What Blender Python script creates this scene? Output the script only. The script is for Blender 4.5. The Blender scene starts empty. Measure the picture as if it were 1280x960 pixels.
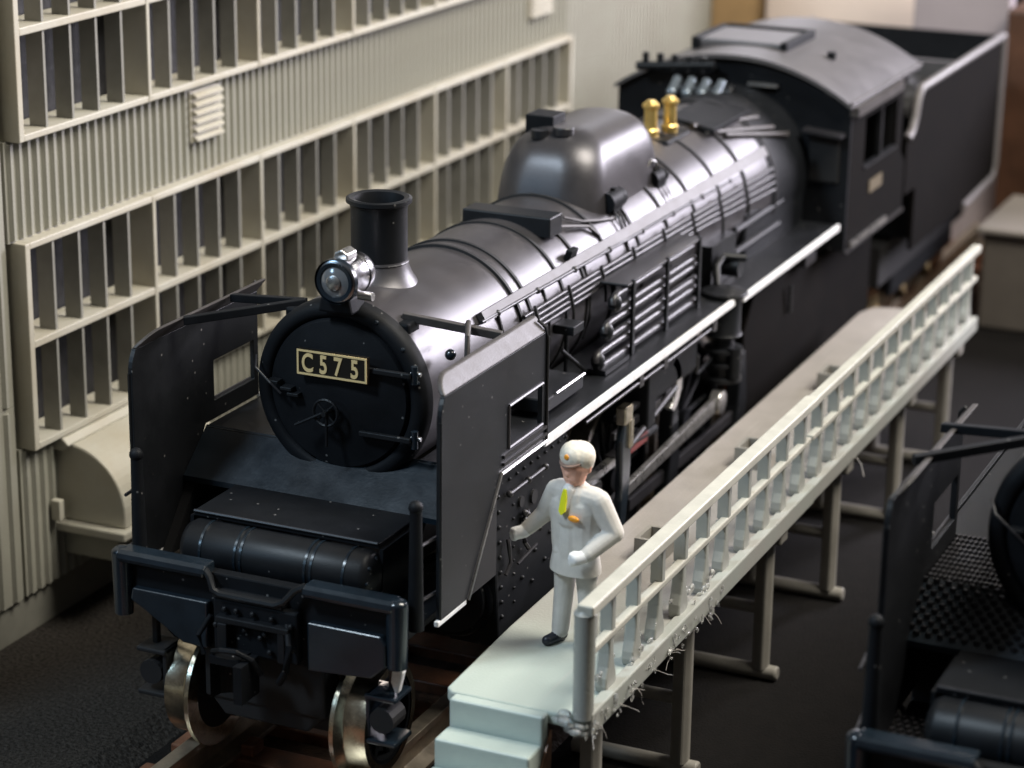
import bpy, bmesh, math, random
from mathutils import Vector, Matrix
random.seed(7)
S = bpy.context.scene
COL = S.collection
PI = math.pi

# ---------------------------------------------------------------- camera
RX = Vector((0.91140792, 0.41131094, 0.01260618))
RY = Vector((0.13734442, -0.27517281, -0.95153373))
RZ = Vector((-0.38790735, 0.86896677, -0.30728594))
cam = bpy.data.cameras.new('camera')
cam.sensor_width = 36.0
cam.lens = 3000 * 36.0 / 1280
cam.clip_end = 400
cam.dof.use_dof = True
cam.dof.focus_distance = 18.8
cam.dof.aperture_fstop = 0.55
camo = bpy.data.objects.new('camera', cam)
COL.objects.link(camo)
mw = Matrix((RX, -RY, -RZ)).transposed().to_4x4()
mw.translation = Vector((8.42649808, -14.29590944, 8.44622983))
camo.matrix_world = mw
S.camera = camo
# ---------------------------------------------------------------- world and lamps (indoor)
w = bpy.data.worlds.new('World'); S.world = w; w.use_nodes = True
w.node_tree.nodes['Background'].inputs[0].default_value = (1.0, 0.96, 0.92, 1)
w.node_tree.nodes['Background'].inputs[1].default_value = 0.07

def area(name, loc, target, size, power, col, sy=None):
    l = bpy.data.lights.new(name, 'AREA'); l.energy = power; l.color = col
    l.shape = 'RECTANGLE'; l.size = size; l.size_y = sy or size
    o = bpy.data.objects.new(name, l); COL.objects.link(o)
    o.location = loc
    d = Vector(target) - Vector(loc)
    o.rotation_euler = d.to_track_quat('-Z', 'Y').to_euler()
    return o
area('room_lamp_back', (18, 33, 13), (0, 5, 2.5), 16, 18000, (0.93, 0.89, 1.0), 11)
area('roof_bounce_fill', (-13, 38, 13), (0, 8, 3), 13, 1500, (0.95, 0.92, 1.0), 7)  # added bounce fill to brighten the cab roof, no actual lamp there
area('room_lamp_side', (11, 6, 20), (-2, 2.5, 1.5), 8, 6600, (1.0, 0.94, 0.83), 11)
area('background_fill', (1, 18.5, 11), (-1, 22.5, 1), 3, 420, (1.0, 0.90, 0.82), 2)  # added fill light for the fronts of the background boxes
area('window_high', (-7.5, -12, 21), (0, 1, 2), 3.2, 3600, (0.72, 0.87, 1.0), 3.2)
area('window_low', (-8.5, -10.5, 8.5), (0, 4, 3), 2.2, 260, (0.45, 0.72, 1.0), 2.2)
S.view_settings.view_transform = 'Standard'
S.view_settings.look = 'None'
S.view_settings.exposure = 0.0
S.view_settings.gamma = 1.0
S.render.engine = 'CYCLES'

# ---------------------------------------------------------------- helpers
def mat(name, col, rough=0.5, metal=0.0, var=0.0, vscale=4.0, bump=0.0, bscale=60.0, spec=0.5, col2=None, trans=0, coat=0, bdist=0.01):
    m = bpy.data.materials.new(name); m.use_nodes = True
    nt = m.node_tree; b = nt.nodes['Principled BSDF']
    b.inputs['Base Color'].default_value = (*col, 1)
    b.inputs['Roughness'].default_value = rough
    b.inputs['Metallic'].default_value = metal
    b.inputs['Specular IOR Level'].default_value = spec
    if trans: b.inputs['Transmission Weight'].default_value = trans
    if coat: b.inputs['Coat Weight'].default_value = coat
    tc = nt.nodes.new('ShaderNodeTexCoord')
    if var > 0 or col2:
        n = nt.nodes.new('ShaderNodeTexNoise'); n.inputs['Scale'].default_value = vscale
        n.inputs['Detail'].default_value = 8; n.inputs['Roughness'].default_value = 0.65
        nt.links.new(tc.outputs['Object'], n.inputs['Vector'])
        r = nt.nodes.new('ShaderNodeValToRGB')
        c2 = col2 or tuple(max(0, c * (1 - var)) for c in col)
        c1 = col if col2 else tuple(min(1, c * (1 + var)) for c in col)
        r.color_ramp.elements[0].position = 0.35; r.color_ramp.elements[0].color = (*c2, 1)
        r.color_ramp.elements[1].position = 0.65; r.color_ramp.elements[1].color = (*c1, 1)
        nt.links.new(n.outputs['Fac'], r.inputs['Fac'])
        nt.links.new(r.outputs['Color'], b.inputs['Base Color'])
        mr = nt.nodes.new('ShaderNodeMapRange')
        mr.inputs['To Min'].default_value = max(0.02, rough - 0.08); mr.inputs['To Max'].default_value = min(1, rough + 0.1)
        nt.links.new(n.outputs['Fac'], mr.inputs['Value']); nt.links.new(mr.outputs['Result'], b.inputs['Roughness'])
    if bump > 0:
        n2 = nt.nodes.new('ShaderNodeTexNoise'); n2.inputs['Scale'].default_value = bscale; n2.inputs['Detail'].default_value = 4
        nt.links.new(tc.outputs['Object'], n2.inputs['Vector'])
        bp = nt.nodes.new('ShaderNodeBump'); bp.inputs['Strength'].default_value = bump; bp.inputs['Distance'].default_value = bdist
        nt.links.new(n2.outputs['Fac'], bp.inputs['Height']); nt.links.new(bp.outputs['Normal'], b.inputs['Normal'])
    return m

def dusty(name, col, rough, bump=0.12, bscale=110, dust=0.35, dcol=(0.35, 0.34, 0.33)):
    """black moulded plastic with a few pale dust specks and faint scuffs"""
    m = mat(name, col, rough, var=0.25, vscale=2.5, bump=bump, bscale=bscale, spec=0.34 if rough < .5 else 0.16)
    nt = m.node_tree; b = nt.nodes['Principled BSDF']
    src = b.inputs['Base Color'].links[0].from_socket
    tc = nt.nodes['Texture Coordinate']
    v = nt.nodes.new('ShaderNodeTexVoronoi'); v.inputs['Scale'].default_value = 11
    nt.links.new(tc.outputs['Object'], v.inputs['Vector'])
    lt = nt.nodes.new('ShaderNodeMath'); lt.operation = 'LESS_THAN'; lt.inputs[1].default_value = 0.11
    nt.links.new(v.outputs['Distance'], lt.inputs[0])
    n = nt.nodes.new('ShaderNodeTexNoise'); n.inputs['Scale'].default_value = 6
    nt.links.new(tc.outputs['Object'], n.inputs['Vector'])
    gt = nt.nodes.new('ShaderNodeMath'); gt.operation = 'GREATER_THAN'; gt.inputs[1].default_value = 0.54
    nt.links.new(n.outputs['Fac'], gt.inputs[0])
    mu = nt.nodes.new('ShaderNodeMath'); mu.operation = 'MULTIPLY'
    nt.links.new(lt.outputs[0], mu.inputs[0]); nt.links.new(gt.outputs[0], mu.inputs[1])
    mu2 = nt.nodes.new('ShaderNodeMath'); mu2.operation = 'MULTIPLY'; mu2.inputs[1].default_value = dust
    nt.links.new(mu.outputs[0], mu2.inputs[0])
    mx = nt.nodes.new('ShaderNodeMixRGB'); mx.inputs[2].default_value = (*dcol, 1)
    nt.links.new(mu2.outputs[0], mx.inputs[0]); nt.links.new(src, mx.inputs[1])
    nt.links.new(mx.outputs[0], b.inputs['Base Color'])
    return m

M = {}
M['black'] = dusty('black_plastic', (0.009, 0.010, 0.012), 0.42)
M['flat'] = dusty('flat_black_plastic', (0.007, 0.008, 0.010), 0.55, bump=0.16)
M['boiler'] = mat('satin_boiler_paint', (0.066, 0.062, 0.067), 0.36, 0.5, var=0.12, vscale=3, bump=0.12, bscale=120, spec=0.85)
M['roof'] = mat('satin_lit_roof_paint', (0.12, 0.115, 0.12), 0.45, 0.4, var=0.12, vscale=3, bump=0.15, bscale=90, spec=0.7)  # lamp reflection on the cab roof put into a paler base colour
M['gloss'] = mat('gloss_black_plastic', (0.009, 0.015, 0.022), 0.22, var=0.2, bump=0.06, bscale=40, spec=0.7)
M['recess'] = mat('dark_recess_paint', (0.006, 0.006, 0.007), 0.7)
M['strip'] = mat('grey_brown_pipe_cover', (0.050, 0.044, 0.042), 0.5, var=0.2, vscale=8, bump=0.2)
M['pipe'] = mat('dark_grey_pipe_plastic', (0.024, 0.023, 0.026), 0.36, var=0.15, bump=0.1)
M['white'] = mat('white_line_paint', (0.85, 0.85, 0.85), 0.3, var=0.10, vscale=14)
M['steel'] = mat('bright_plated_steel', (0.55, 0.54, 0.53), 0.28, 0.9, var=0.2, vscale=9, bump=0.1)
M['chrome'] = mat('chrome_plating', (0.50, 0.50, 0.52), 0.22, 1.0, var=0.1, vscale=9)
M['nickel'] = mat('nickel_wheel', (0.62, 0.55, 0.42), 0.22, 1.0, var=0.25, vscale=12, bump=0.1)
M['brass'] = mat('polished_brass', (0.95, 0.66, 0.22), 0.3, 0.85, var=0.1, vscale=9)
M['gold'] = mat('gold_plate_paint', (0.88, 0.66, 0.33), 0.35, 0.1)
M['plate'] = mat('number_plate_black', (0.008, 0.006, 0.004), 0.4)
M['lens'] = mat('lamp_lens', (0.17, 0.17, 0.175), 0.15, 0.0, spec=0.9, coat=1)
M['red'] = mat('red_rod_paint', (0.35, 0.03, 0.025), 0.4)
M['wall'] = mat('grey_beige_moulded_wall', (0.315, 0.312, 0.262), 0.55, var=0.12, vscale=1.6, bump=0.25, bscale=55, col2=(0.29, 0.28, 0.235))
M['walledge'] = mat('pale_beige_frame', (0.50, 0.485, 0.415), 0.5, vscale=1.3, bump=0.25, bscale=60, col2=(0.44, 0.405, 0.32))
M['slat'] = mat('grey_slat_plastic', (0.25, 0.245, 0.215), 0.6, var=0.1, vscale=3, bump=0.2, bscale=60)
M['glass'] = mat('dark_window_backing', (0.012, 0.012, 0.015), 0.5, var=0.6, vscale=7, bump=0.6, bscale=14)
M['ground'] = mat('black_felt_board', (0.006, 0.0052, 0.005), 0.95, spec=0.2, var=0.35, vscale=9, bump=0.6, bscale=45, bdist=0.02)
M['bed'] = mat('charcoal_gravel_strip', (0.034, 0.030, 0.026), 0.95, spec=0.15, var=0.7, vscale=30, bump=1.0, bscale=26, bdist=0.05)
M['ledge'] = mat('grey_platform_ledge', (0.20, 0.195, 0.165), 0.65, var=0.12, vscale=3, bump=0.2)
M['walk'] = mat('grey_walkway_plastic', (0.36, 0.38, 0.345), 0.42, var=0.1, vscale=1.2, bump=0.2, bscale=50, col2=(0.38, 0.37, 0.34))
M['rail'] = mat('cream_handrail_plastic', (0.47, 0.46, 0.40), 0.45, var=0.1, vscale=3, bump=0.2)
M['trestle'] = mat('grey_trestle_plastic', (0.27, 0.255, 0.225), 0.5, var=0.12, vscale=3, bump=0.2)
M['railhead'] = mat('nickel_rail_head', (0.50, 0.44, 0.36), 0.38, 0.9, var=0.2, vscale=5)
M['sleeper'] = mat('brown_sleeper_plastic', (0.15, 0.062, 0.034), 0.3, var=0.4, vscale=5, bump=0.3)
M['trackbed'] = mat('brown_roadbed', (0.050, 0.028, 0.018), 0.7, var=0.5, vscale=12, bump=0.8, bscale=25, bdist=0.03)
M['coping'] = mat('lit_grey_coping', (0.15, 0.14, 0.14), 0.45)  # reflection along the tender's rim put into a paler grey
def light_graded_deck():  # light's shift from greenish to taupe along the deck put into the colour
    m = mat('light_graded_deck_plastic', (0.34, 0.315, 0.29), 0.42, var=0.08, vscale=3, bump=0.3, bscale=40)
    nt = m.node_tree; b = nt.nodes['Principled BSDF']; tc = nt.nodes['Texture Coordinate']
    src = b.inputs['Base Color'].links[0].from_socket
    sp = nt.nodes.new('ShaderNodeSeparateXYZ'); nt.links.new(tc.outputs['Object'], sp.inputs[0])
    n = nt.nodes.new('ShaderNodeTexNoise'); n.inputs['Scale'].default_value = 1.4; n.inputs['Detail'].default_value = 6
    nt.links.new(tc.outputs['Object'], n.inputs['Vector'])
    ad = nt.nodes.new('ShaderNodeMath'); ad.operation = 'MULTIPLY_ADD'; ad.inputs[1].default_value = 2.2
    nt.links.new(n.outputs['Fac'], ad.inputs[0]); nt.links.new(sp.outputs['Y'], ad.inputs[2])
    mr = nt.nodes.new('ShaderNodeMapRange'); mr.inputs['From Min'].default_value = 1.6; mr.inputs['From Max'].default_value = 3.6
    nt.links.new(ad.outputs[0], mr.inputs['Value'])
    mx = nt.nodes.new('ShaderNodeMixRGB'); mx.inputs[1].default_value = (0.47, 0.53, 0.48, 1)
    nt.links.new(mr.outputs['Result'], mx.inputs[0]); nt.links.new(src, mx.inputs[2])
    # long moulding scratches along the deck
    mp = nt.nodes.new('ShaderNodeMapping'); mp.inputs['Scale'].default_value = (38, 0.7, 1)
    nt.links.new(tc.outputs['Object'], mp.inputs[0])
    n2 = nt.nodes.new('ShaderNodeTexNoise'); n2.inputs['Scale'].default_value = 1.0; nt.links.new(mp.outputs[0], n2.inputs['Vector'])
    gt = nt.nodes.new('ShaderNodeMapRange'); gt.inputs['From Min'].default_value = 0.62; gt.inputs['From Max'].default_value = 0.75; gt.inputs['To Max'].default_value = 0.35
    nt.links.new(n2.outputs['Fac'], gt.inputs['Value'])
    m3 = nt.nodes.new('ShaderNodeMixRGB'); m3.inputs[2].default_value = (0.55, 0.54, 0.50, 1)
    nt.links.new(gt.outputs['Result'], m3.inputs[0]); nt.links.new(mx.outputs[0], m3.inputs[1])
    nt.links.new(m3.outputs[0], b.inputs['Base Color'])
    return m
M['dimbrass'] = mat('dull_brass', (0.11, 0.085, 0.045), 0.6)  # darker, duller brass for the cab side plates
M['shaded'] = mat('shaded_black_plastic', (0.0045, 0.0036, 0.0032), 0.85, var=0.3, spec=0.06)  # shadow on the cab and tender sides put into a near-black colour
M['dullred'] = mat('dull_red', (0.16, 0.018, 0.016), 0.45)
M['tyre'] = mat('shaded_tyre', (0.16, 0.14, 0.12), 0.4, 0.9, var=0.3)  # rear wheels darker than nickel: shade under the running boards put into the colour
M['deck'] = light_graded_deck()
M['step'] = mat('pale_green_step_plastic', (0.48, 0.55, 0.505), 0.42, var=0.06, vscale=2, bump=0.2)
M['fibre'] = mat('pale_dust_fibre', (0.45, 0.42, 0.40), 0.8)
M['stain'] = mat('brown_glue_stain', (0.28, 0.15, 0.09), 0.3, var=0.5, vscale=9)
M['bgwhite'] = mat('cream_card', (0.80, 0.68, 0.60), 0.6, var=0.05, vscale=.6)
M['bgcard'] = mat('brown_card', (0.50, 0.33, 0.16), 0.6, var=0.15, vscale=1)
M['bglav'] = mat('lavender_card', (0.40, 0.35, 0.37), 0.6, var=0.05, vscale=1)
M['bgwood'] = mat('dark_brown_wood', (0.085, 0.038, 0.020), 0.5, var=0.35, vscale=1.2)
M['bggrey'] = mat('grey_brown_tray_plastic', (0.13, 0.115, 0.10), 0.6, var=0.1, vscale=1.5)
M['bgrim'] = mat('pale_tray_rim', (0.24, 0.22, 0.20), 0.5)
def mk_glue():
    m = bpy.data.materials.new('clear_glue'); m.use_nodes = True
    b = m.node_tree.nodes['Principled BSDF']
    b.inputs['Base Color'].default_value = (0.90, 0.90, 0.88, 1)
    b.inputs['Roughness'].default_value = 0.18
    b.inputs['Transmission Weight'].default_value = 0.8
    b.inputs['IOR'].default_value = 1.4
    return m
M['glue'] = mk_glue()
M['chromeblue'] = mat('blue_grey_valve', (0.22, 0.26, 0.30), 0.2, 0.6)

def ob(name, bm, m, parent=None, loc=None, bevel=0.0, smooth=None, kind=None, seg=2):
    me = bpy.data.meshes.new(name)
    bmesh.ops.recalc_face_normals(bm, faces=bm.faces[:])
    bm.to_mesh(me); bm.free()
    return obm(name, me, m, parent, loc, bevel, smooth, kind, seg)

def islands(bm):
    seen = set(); out = []
    bm.verts.index_update(); bm.verts.ensure_lookup_table()
    for v in bm.verts:
        if v.index in seen: continue
        st = [v]; seen.add(v.index); comp = []
        while st:
            q = st.pop(); comp.append(q.index)
            for e in q.link_edges:
                o = e.other_vert(q)
                if o.index not in seen: seen.add(o.index); st.append(o)
        out.append(comp)
    return out

def ob_each(name, bm, m, parent=None, **k):
    """every separate piece of bm becomes an object of its own"""
    r = []
    comps = islands(bm)
    for comp in comps:
        c = bm.copy(); keep = set(comp); c.verts.ensure_lookup_table()
        bmesh.ops.delete(c, geom=[v for v in c.verts if v.index not in keep], context='VERTS')
        r.append(ob(name, c, m, parent, **k))
    bm.free()
    return r

def obm(name, me, m, parent=None, loc=None, bevel=0.0, smooth=None, kind=None, seg=2):
    if m is not None:
        if not me.materials: me.materials.append(m)
    o = bpy.data.objects.new(name, me); COL.objects.link(o)
    if parent: o.parent = parent
    if loc: o.location = loc
    if bevel > 0:
        b = o.modifiers.new('bevel', 'BEVEL'); b.width = bevel; b.segments = seg; b.limit_method = 'ANGLE'
        b.angle_limit = math.radians(40)
    if smooth is not None:
        me.polygons.foreach_set('use_smooth', [True] * len(me.polygons))
        try: me.set_sharp_from_angle(angle=math.radians(smooth))
        except Exception: pass
    if kind: o['kind'] = kind
    return o

def thing(name, label, cat, loc=(0, 0, 0), group=None):
    o = bpy.data.objects.new(name, None); COL.objects.link(o)
    o.empty_display_size = 0.2; o.location = loc
    o['label'] = label; o['category'] = cat
    if group: o['group'] = group
    return o

def B(): return bmesh.new()

def box(bm, x0, x1, y0, y1, z0, z1):
    v = [bm.verts.new((x, y, z)) for x in (x0, x1) for y in (y0, y1) for z in (z0, z1)]
    for f in ((0, 1, 3, 2), (4, 6, 7, 5), (0, 4, 5, 1), (2, 3, 7, 6), (0, 2, 6, 4), (1, 5, 7, 3)):
        bm.faces.new([v[i] for i in f])
    return bm

def prism(bm, pts, axis, a, b):
    """extrude polygon pts (2D) along axis from a to b. axis x: pts=(y,z); y: (x,z); z: (x,y)"""
    def p(q, t):
        return {'x': (t, q[0], q[1]), 'y': (q[0], t, q[1]), 'z': (q[0], q[1], t)}[axis]
    A = [bm.verts.new(p(q, a)) for q in pts]; Bv = [bm.verts.new(p(q, b)) for q in pts]
    n = len(pts)
    bm.faces.new(A); bm.faces.new(Bv[::-1])
    for i in range(n):
        j = (i + 1) % n
        bm.faces.new((A[i], A[j], Bv[j], Bv[i]))
    return bm

def frame_from(d):
    d = d.normalized()
    u = d.orthogonal().normalized()
    if abs(d.z) < 0.99:
        u = d.cross(Vector((0, 0, 1))).normalized()
    return d, u, d.cross(u)

def cyl(bm, p0, p1, r0, r1=None, seg=16, caps=True):
    r1 = r0 if r1 is None else r1
    p0, p1 = Vector(p0), Vector(p1)
    d, u, v = frame_from(p1 - p0)
    ra, rb = [], []
    for i in range(seg):
        a = 2 * PI * i / seg
        o = u * math.cos(a) + v * math.sin(a)
        ra.append(bm.verts.new(p0 + o * r0)); rb.append(bm.verts.new(p1 + o * r1))
    for i in range(seg):
        j = (i + 1) % seg
        bm.faces.new((ra[i], ra[j], rb[j], rb[i]))
    if caps:
        bm.faces.new(ra[::-1]); bm.faces.new(rb)
    return bm

def tube(bm, pts, r, seg=8, caps=True):
    pts = [Vector(p) for p in pts]
    rings = []
    for k, p in enumerate(pts):
        d = (pts[min(k + 1, len(pts) - 1)] - pts[max(k - 1, 0)])
        d, u, v = frame_from(d)
        rings.append([bm.verts.new(p + (u * math.cos(2 * PI * i / seg) + v * math.sin(2 * PI * i / seg)) * r) for i in range(seg)])
    for a, b in zip(rings, rings[1:]):
        for i in range(seg):
            j = (i + 1) % seg
            try: bm.faces.new((a[i], a[j], b[j], b[i]))
            except ValueError: pass
    if caps:
        bm.faces.new(rings[0][::-1]); bm.faces.new(rings[-1])
    return bm

def lathe(bm, prof, org=(0, 0, 0), axis='y', seg=48, close=True):
    """prof: list of (r, t) with t along axis"""
    rings = []
    for r, t in prof:
        ring = []
        for i in range(seg):
            a = 2 * PI * i / seg
            c, s = math.cos(a) * r, math.sin(a) * r
            if axis == 'y': p = (org[0] + c, org[1] + t, org[2] + s)
            elif axis == 'z': p = (org[0] + c, org[1] + s, org[2] + t)
            else: p = (org[0] + t, org[1] + c, org[2] + s)
            ring.append(bm.verts.new(p))
        rings.append(ring)
    for a, b in zip(rings, rings[1:]):
        for i in range(seg):
            j = (i + 1) % seg
            bm.faces.new((a[i], a[j], b[j], b[i]))
    if close:
        bm.faces.new(rings[0][::-1]); bm.faces.new(rings[-1])
    return bm

def ball(bm, c, r, sx=1, sy=1, sz=1, u=12, v=8):
    m = Matrix.Translation(c) @ Matrix.Diagonal((sx, sy, sz, 1))
    bmesh.ops.create_uvsphere(bm, u_segments=u, v_segments=v, radius=r, matrix=m)
    return bm

def holed_plate(bm, outer, hole, axis, a, b):
    """plate between t=a and t=b whose outline 'outer' has a rectangular hole (4 pts) ; built with edge-loop fill"""
    def p(q, t):
        return {'x': (t, q[0], q[1]), 'y': (q[0], t, q[1])}[axis]
    for t in (a, b):
        vo = [bm.verts.new(p(q, t)) for q in outer]; vh = [bm.verts.new(p(q, t)) for q in hole]
        es = [bm.edges.new((vo[i], vo[(i + 1) % len(vo)])) for i in range(len(vo))]
        es += [bm.edges.new((vh[i], vh[(i + 1) % len(vh)])) for i in range(len(vh))]
        bmesh.ops.triangle_fill(bm, use_beauty=True, use_dissolve=False, edges=es)
        if t == a: A = (vo, vh)
        else:
            for L0, L1 in ((A[0], vo), (A[1], vh)):
                n = len(L0)
                for i in range(n):
                    j = (i + 1) % n
                    bm.faces.new((L0[i], L0[j], L1[j], L1[i]))
    return bm

def arcpts(cx, cy, r, a0, a1, n):
    return [(cx + r * math.cos(math.radians(a0 + (a1 - a0) * i / n)), cy + r * math.sin(math.radians(a0 + (a1 - a0) * i / n))) for i in range(n + 1)]

def text_mesh(ch, size, depth):
    cu = bpy.data.curves.new('glyph', 'FONT'); cu.body = ch; cu.size = size; cu.extrude = depth
    cu.offset = size * 0.02
    cu.align_x = 'CENTER'; cu.align_y = 'CENTER'
    t = bpy.data.objects.new('glyph', cu); COL.objects.link(t)
    dg = bpy.context.evaluated_depsgraph_get()
    me = bpy.data.meshes.new_from_object(t.evaluated_get(dg))
    bpy.data.objects.remove(t)
    return me

# ================================================================ SETTING
g = ob('ground', box(B(), -60, 60, -40, 120, -0.75, -0.6), M['ground'], kind='structure')
bm = B(); prism(bm, [(-3.80, -0.598), (-1.55, -0.598), (-1.85, -0.50), (-3.80, -0.50)], 'y', -30, 22)
ob('gravel_path', bm, M['bed'], kind='structure')
bm = B(); box(bm, -6.0, -3.78, -30, 21, -0.597, -0.12)
ob('platform', bm, M['ledge'], kind='structure', bevel=0.015)

ob('back_wall', box(B(), -60, 60, 52, 52.3, -0.59, 34), mat('warm_room_wall', (0.42, 0.38, 0.33), 0.8, var=0.06, vscale=0.2), kind='structure')

# ---------------------------------------------------------------- track
def track(x0, label):
    t = thing('railway_track', label, 'track', (x0, 0, 0), 'tracks under the locomotives')
    bm = B(); prism(bm, [(-1.42, -0.594), (1.42, -0.594), (1.22, -0.40), (-1.22, -0.40)], 'y', -8, 21)
    ob('roadbed', bm, M['trackbed'], t)
    for s in (-1, 1):
        bm = B()
        c = s * 0.675 + s * 0.05
        prism(bm, [(c - .15, -.30), (c + .15, -.30), (c + .15, -.26), (c + .03, -.22), (c + .03, -.09), (c + .065, -.06), (c + .065, 0), (c - .065, 0), (c - .065, -.06), (c - .03, -.09), (c - .03, -.22), (c - .15, -.26)], 'y', -8, 21)
        ob('rail', bm, M['railhead'], t, bevel=0.006)
    me = None
    for k in range(44):
        y = -7.7 + k * 0.65
        if me is None:
            bm = B(); box(bm, -1.2, 1.2, -0.15, 0.15, -0.42, -0.30)
            for s in (-1, 1):
                for d in (-1, 1):
                    box(bm, s * .725 + d * .20 - .06, s * .725 + d * .20 + .06, -.09, .09, -.30, -.20)
            o = ob('sleeper', bm, M['sleeper'], t, (0, y, 0), bevel=0.015); me = o
        else:
            o = me.copy(); COL.objects.link(o); o.parent = t; o.location = (0, y, 0)
track(0.0, 'brown sleepered track with nickel rails beneath the numbered locomotive')

# ================================================================ BUILDING
bld = thing('factory_building', 'grey beige moulded factory wall with slatted window bands and vertical ribs', 'building', (0, 0, 0))
WX = -3.74            # wall face
bands = [(-0.12, 1.28), (3.17, 4.06), (5.95, 7.2)]
lower = (1.28, 3.17); upper = (4.06, 5.95)
bm = B()
for z0, z1 in bands: box(bm, -4.2, WX, 2.25, 20.2, z0, z1)
for z0, z1 in (lower, upper): box(bm, -4.2, WX, 14.42, 20.2, z0, z1)
box(bm, -4.2, WX, -0.8, 2.2, -0.12, 1.71); box(bm, -4.2, WX, -0.8, 2.2, 1.715, 4.025); box(bm, -4.2, WX, -0.8, 2.2, 4.03, 7.2)
box(bm, -4.2, WX - .03, 2.2, 2.25, -0.12, 7.2)
ob('wall', bm, M['wall'], bld)
bm = B(); box(bm, -8, -4.2, -0.8, 20.2, -0.12, 7.2); ob('building_body', bm, M['wall'], bld)
# ribs: one mesh per height, one object per rib
ribmesh = {}
def rib(y, z0, z1):
    key = (z0, z1)
    if key not in ribmesh:
        bm = B(); prism(bm, [(WX - .005, -.045), (WX - .005, .045), (WX + .035, .018), (WX + .035, -.018)], 'z', z0 + .02, z1 - .02)
        # pts are (x,y)
        me = bpy.data.meshes.new('rib'); bmesh.ops.recalc_face_normals(bm, faces=bm.faces[:]); bm.to_mesh(me); bm.free(); me.materials.append(M['wall'])
        ribmesh[key] = me
    o = bpy.data.objects.new('rib', ribmesh[key]); COL.objects.link(o); o.parent = bld; o.location = (0, y, 0)
    return o
n = 0; y = 2.32
while y < 14.5:
    if not (5.16 < y < 5.76): rib(y, 3.17, 4.06)
    else: rib(y, 3.17, 3.50)
    y += 0.128; n += 1
y = 2.32
while y < 7.5:
    rib(y, -0.12, 1.28); y += 0.128
y = 2.08
while y > -0.7:
    rib(y, -0.12, 1.70); rib(y, 1.72, 4.02); rib(y, 4.04, 7.2); y -= 0.20
bm = B(); y = 14.5
while y < 20: prism(bm, [(WX - .005, y - .045), (WX - .005, y + .045), (WX + .02, y + .018), (WX + .02, y - .018)], 'z', -0.1, 7.2); y += .13
y = 7.6
while y < 14.4: prism(bm, [(WX - .005, y - .045), (WX - .005, y + .045), (WX + .035, y + .018), (WX + .035, y - .018)], 'z', -0.1, 1.26); y += .13
ob('distant_ribs', bm, M['wall'], bld, kind='stuff')
# window bands
FX = -3.60
def window_band(z0, z1, zmid):
    for k in range(6):
        y0 = 2.35 + 2.01 * k; y1 = y0 + 2.01
        bm = B()
        t = 0.05
        box(bm, -4.0, FX, y0 - (t if k == 0 else t * .5), y0 + t * .5, z0, z1)            # left upright
        if k == 5: box(bm, -4.0, FX, y1 - t * .5, y1 + t, z0, z1)
        for (a, b) in ((z0, z0 + .06), (z1 - .06, z1), (zmid - .035, zmid + .035)):
            box(bm, -4.0, FX - .004, y0 + t * .5, y1 - t * .5, a, b)
        f = ob('window', bm, M['walledge'], bld, bevel=0.010)
        bm = B(); box(bm, -4.06, -4.01, y0, y1, z0 + .01, z1 - .01)
        ob('window_pane', bm, M['glass'], f)
        for (a, b) in ((z0 + .06, zmid - .035), (zmid + .035, z1 - .06)):
            me = None
            for j in range(1, 5):
                yy = y0 + j * 0.402
                if me is None:
                    bm = B(); prism(bm, [(-3.80, -.018), (-3.80, .018), (FX - .03, .016), (FX - .03, -.016)], 'z', a, b)
                    o = ob('slat', bm, M['slat'], f, (0, yy, 0)); me = o
                else:
                    o = me.copy(); COL.objects.link(o); o.parent = f; o.location = (0, yy, 0)
window_band(*lower, 2.25)
window_band(*upper, 5.0)
def vent(y0, y1, z0, z1):
    bm = B(); box(bm, WX, WX + .05, y0, y1, z0, z1)
    v = ob('vent', bm, M['walledge'], bld, bevel=.008)
    for k in range(6):
        h = (z1 - z0) / 6
        bm = B(); z = z0 + k * h
        prism(bm, [(WX + .05, z + .01), (WX + .11, z + .02), (WX + .11, z + .04), (WX + .05, z + h * .85)], 'y', y0 + .03, y1 - .03)
        ob('louvre', bm, M['walledge'], v)
vent(5.18, 5.74, 3.50, 4.00)
vent(13.2, 13.9, 3.55, 4.02)
# hood box on the wall
hd = ob('hood', prism(B(), [(WX, 1.20)] + [(-3.62, 1.20)] + arcpts(-3.62, 0.60, 0.60, 90, 0, 14) + [(-3.02, .46), (WX, .46)], 'y', 2.80, 4.5), M['walledge'], bld, bevel=.02)
ob('hood_rim', prism(B(), [(WX, 1.27), (-3.60, 1.27), (-3.54, 1.21), (-3.60, 1.15), (WX, 1.15)], 'y', 2.72, 4.58), M['walledge'], hd, bevel=.015)
ob('hood_lip', box(B(), WX, -2.97, 2.70, 4.6, .37, .46), M['walledge'], hd, bevel=.02)
ob('hood_base', box(B(), WX, -3.12, 2.84, 4.45, 0.10, .37), M['wall'], hd, bevel=.02)
ob('hood_tab', box(B(), -3.70, -3.60, 2.62, 2.70, .50, .70), M['walledge'], hd, bevel=.015)

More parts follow.
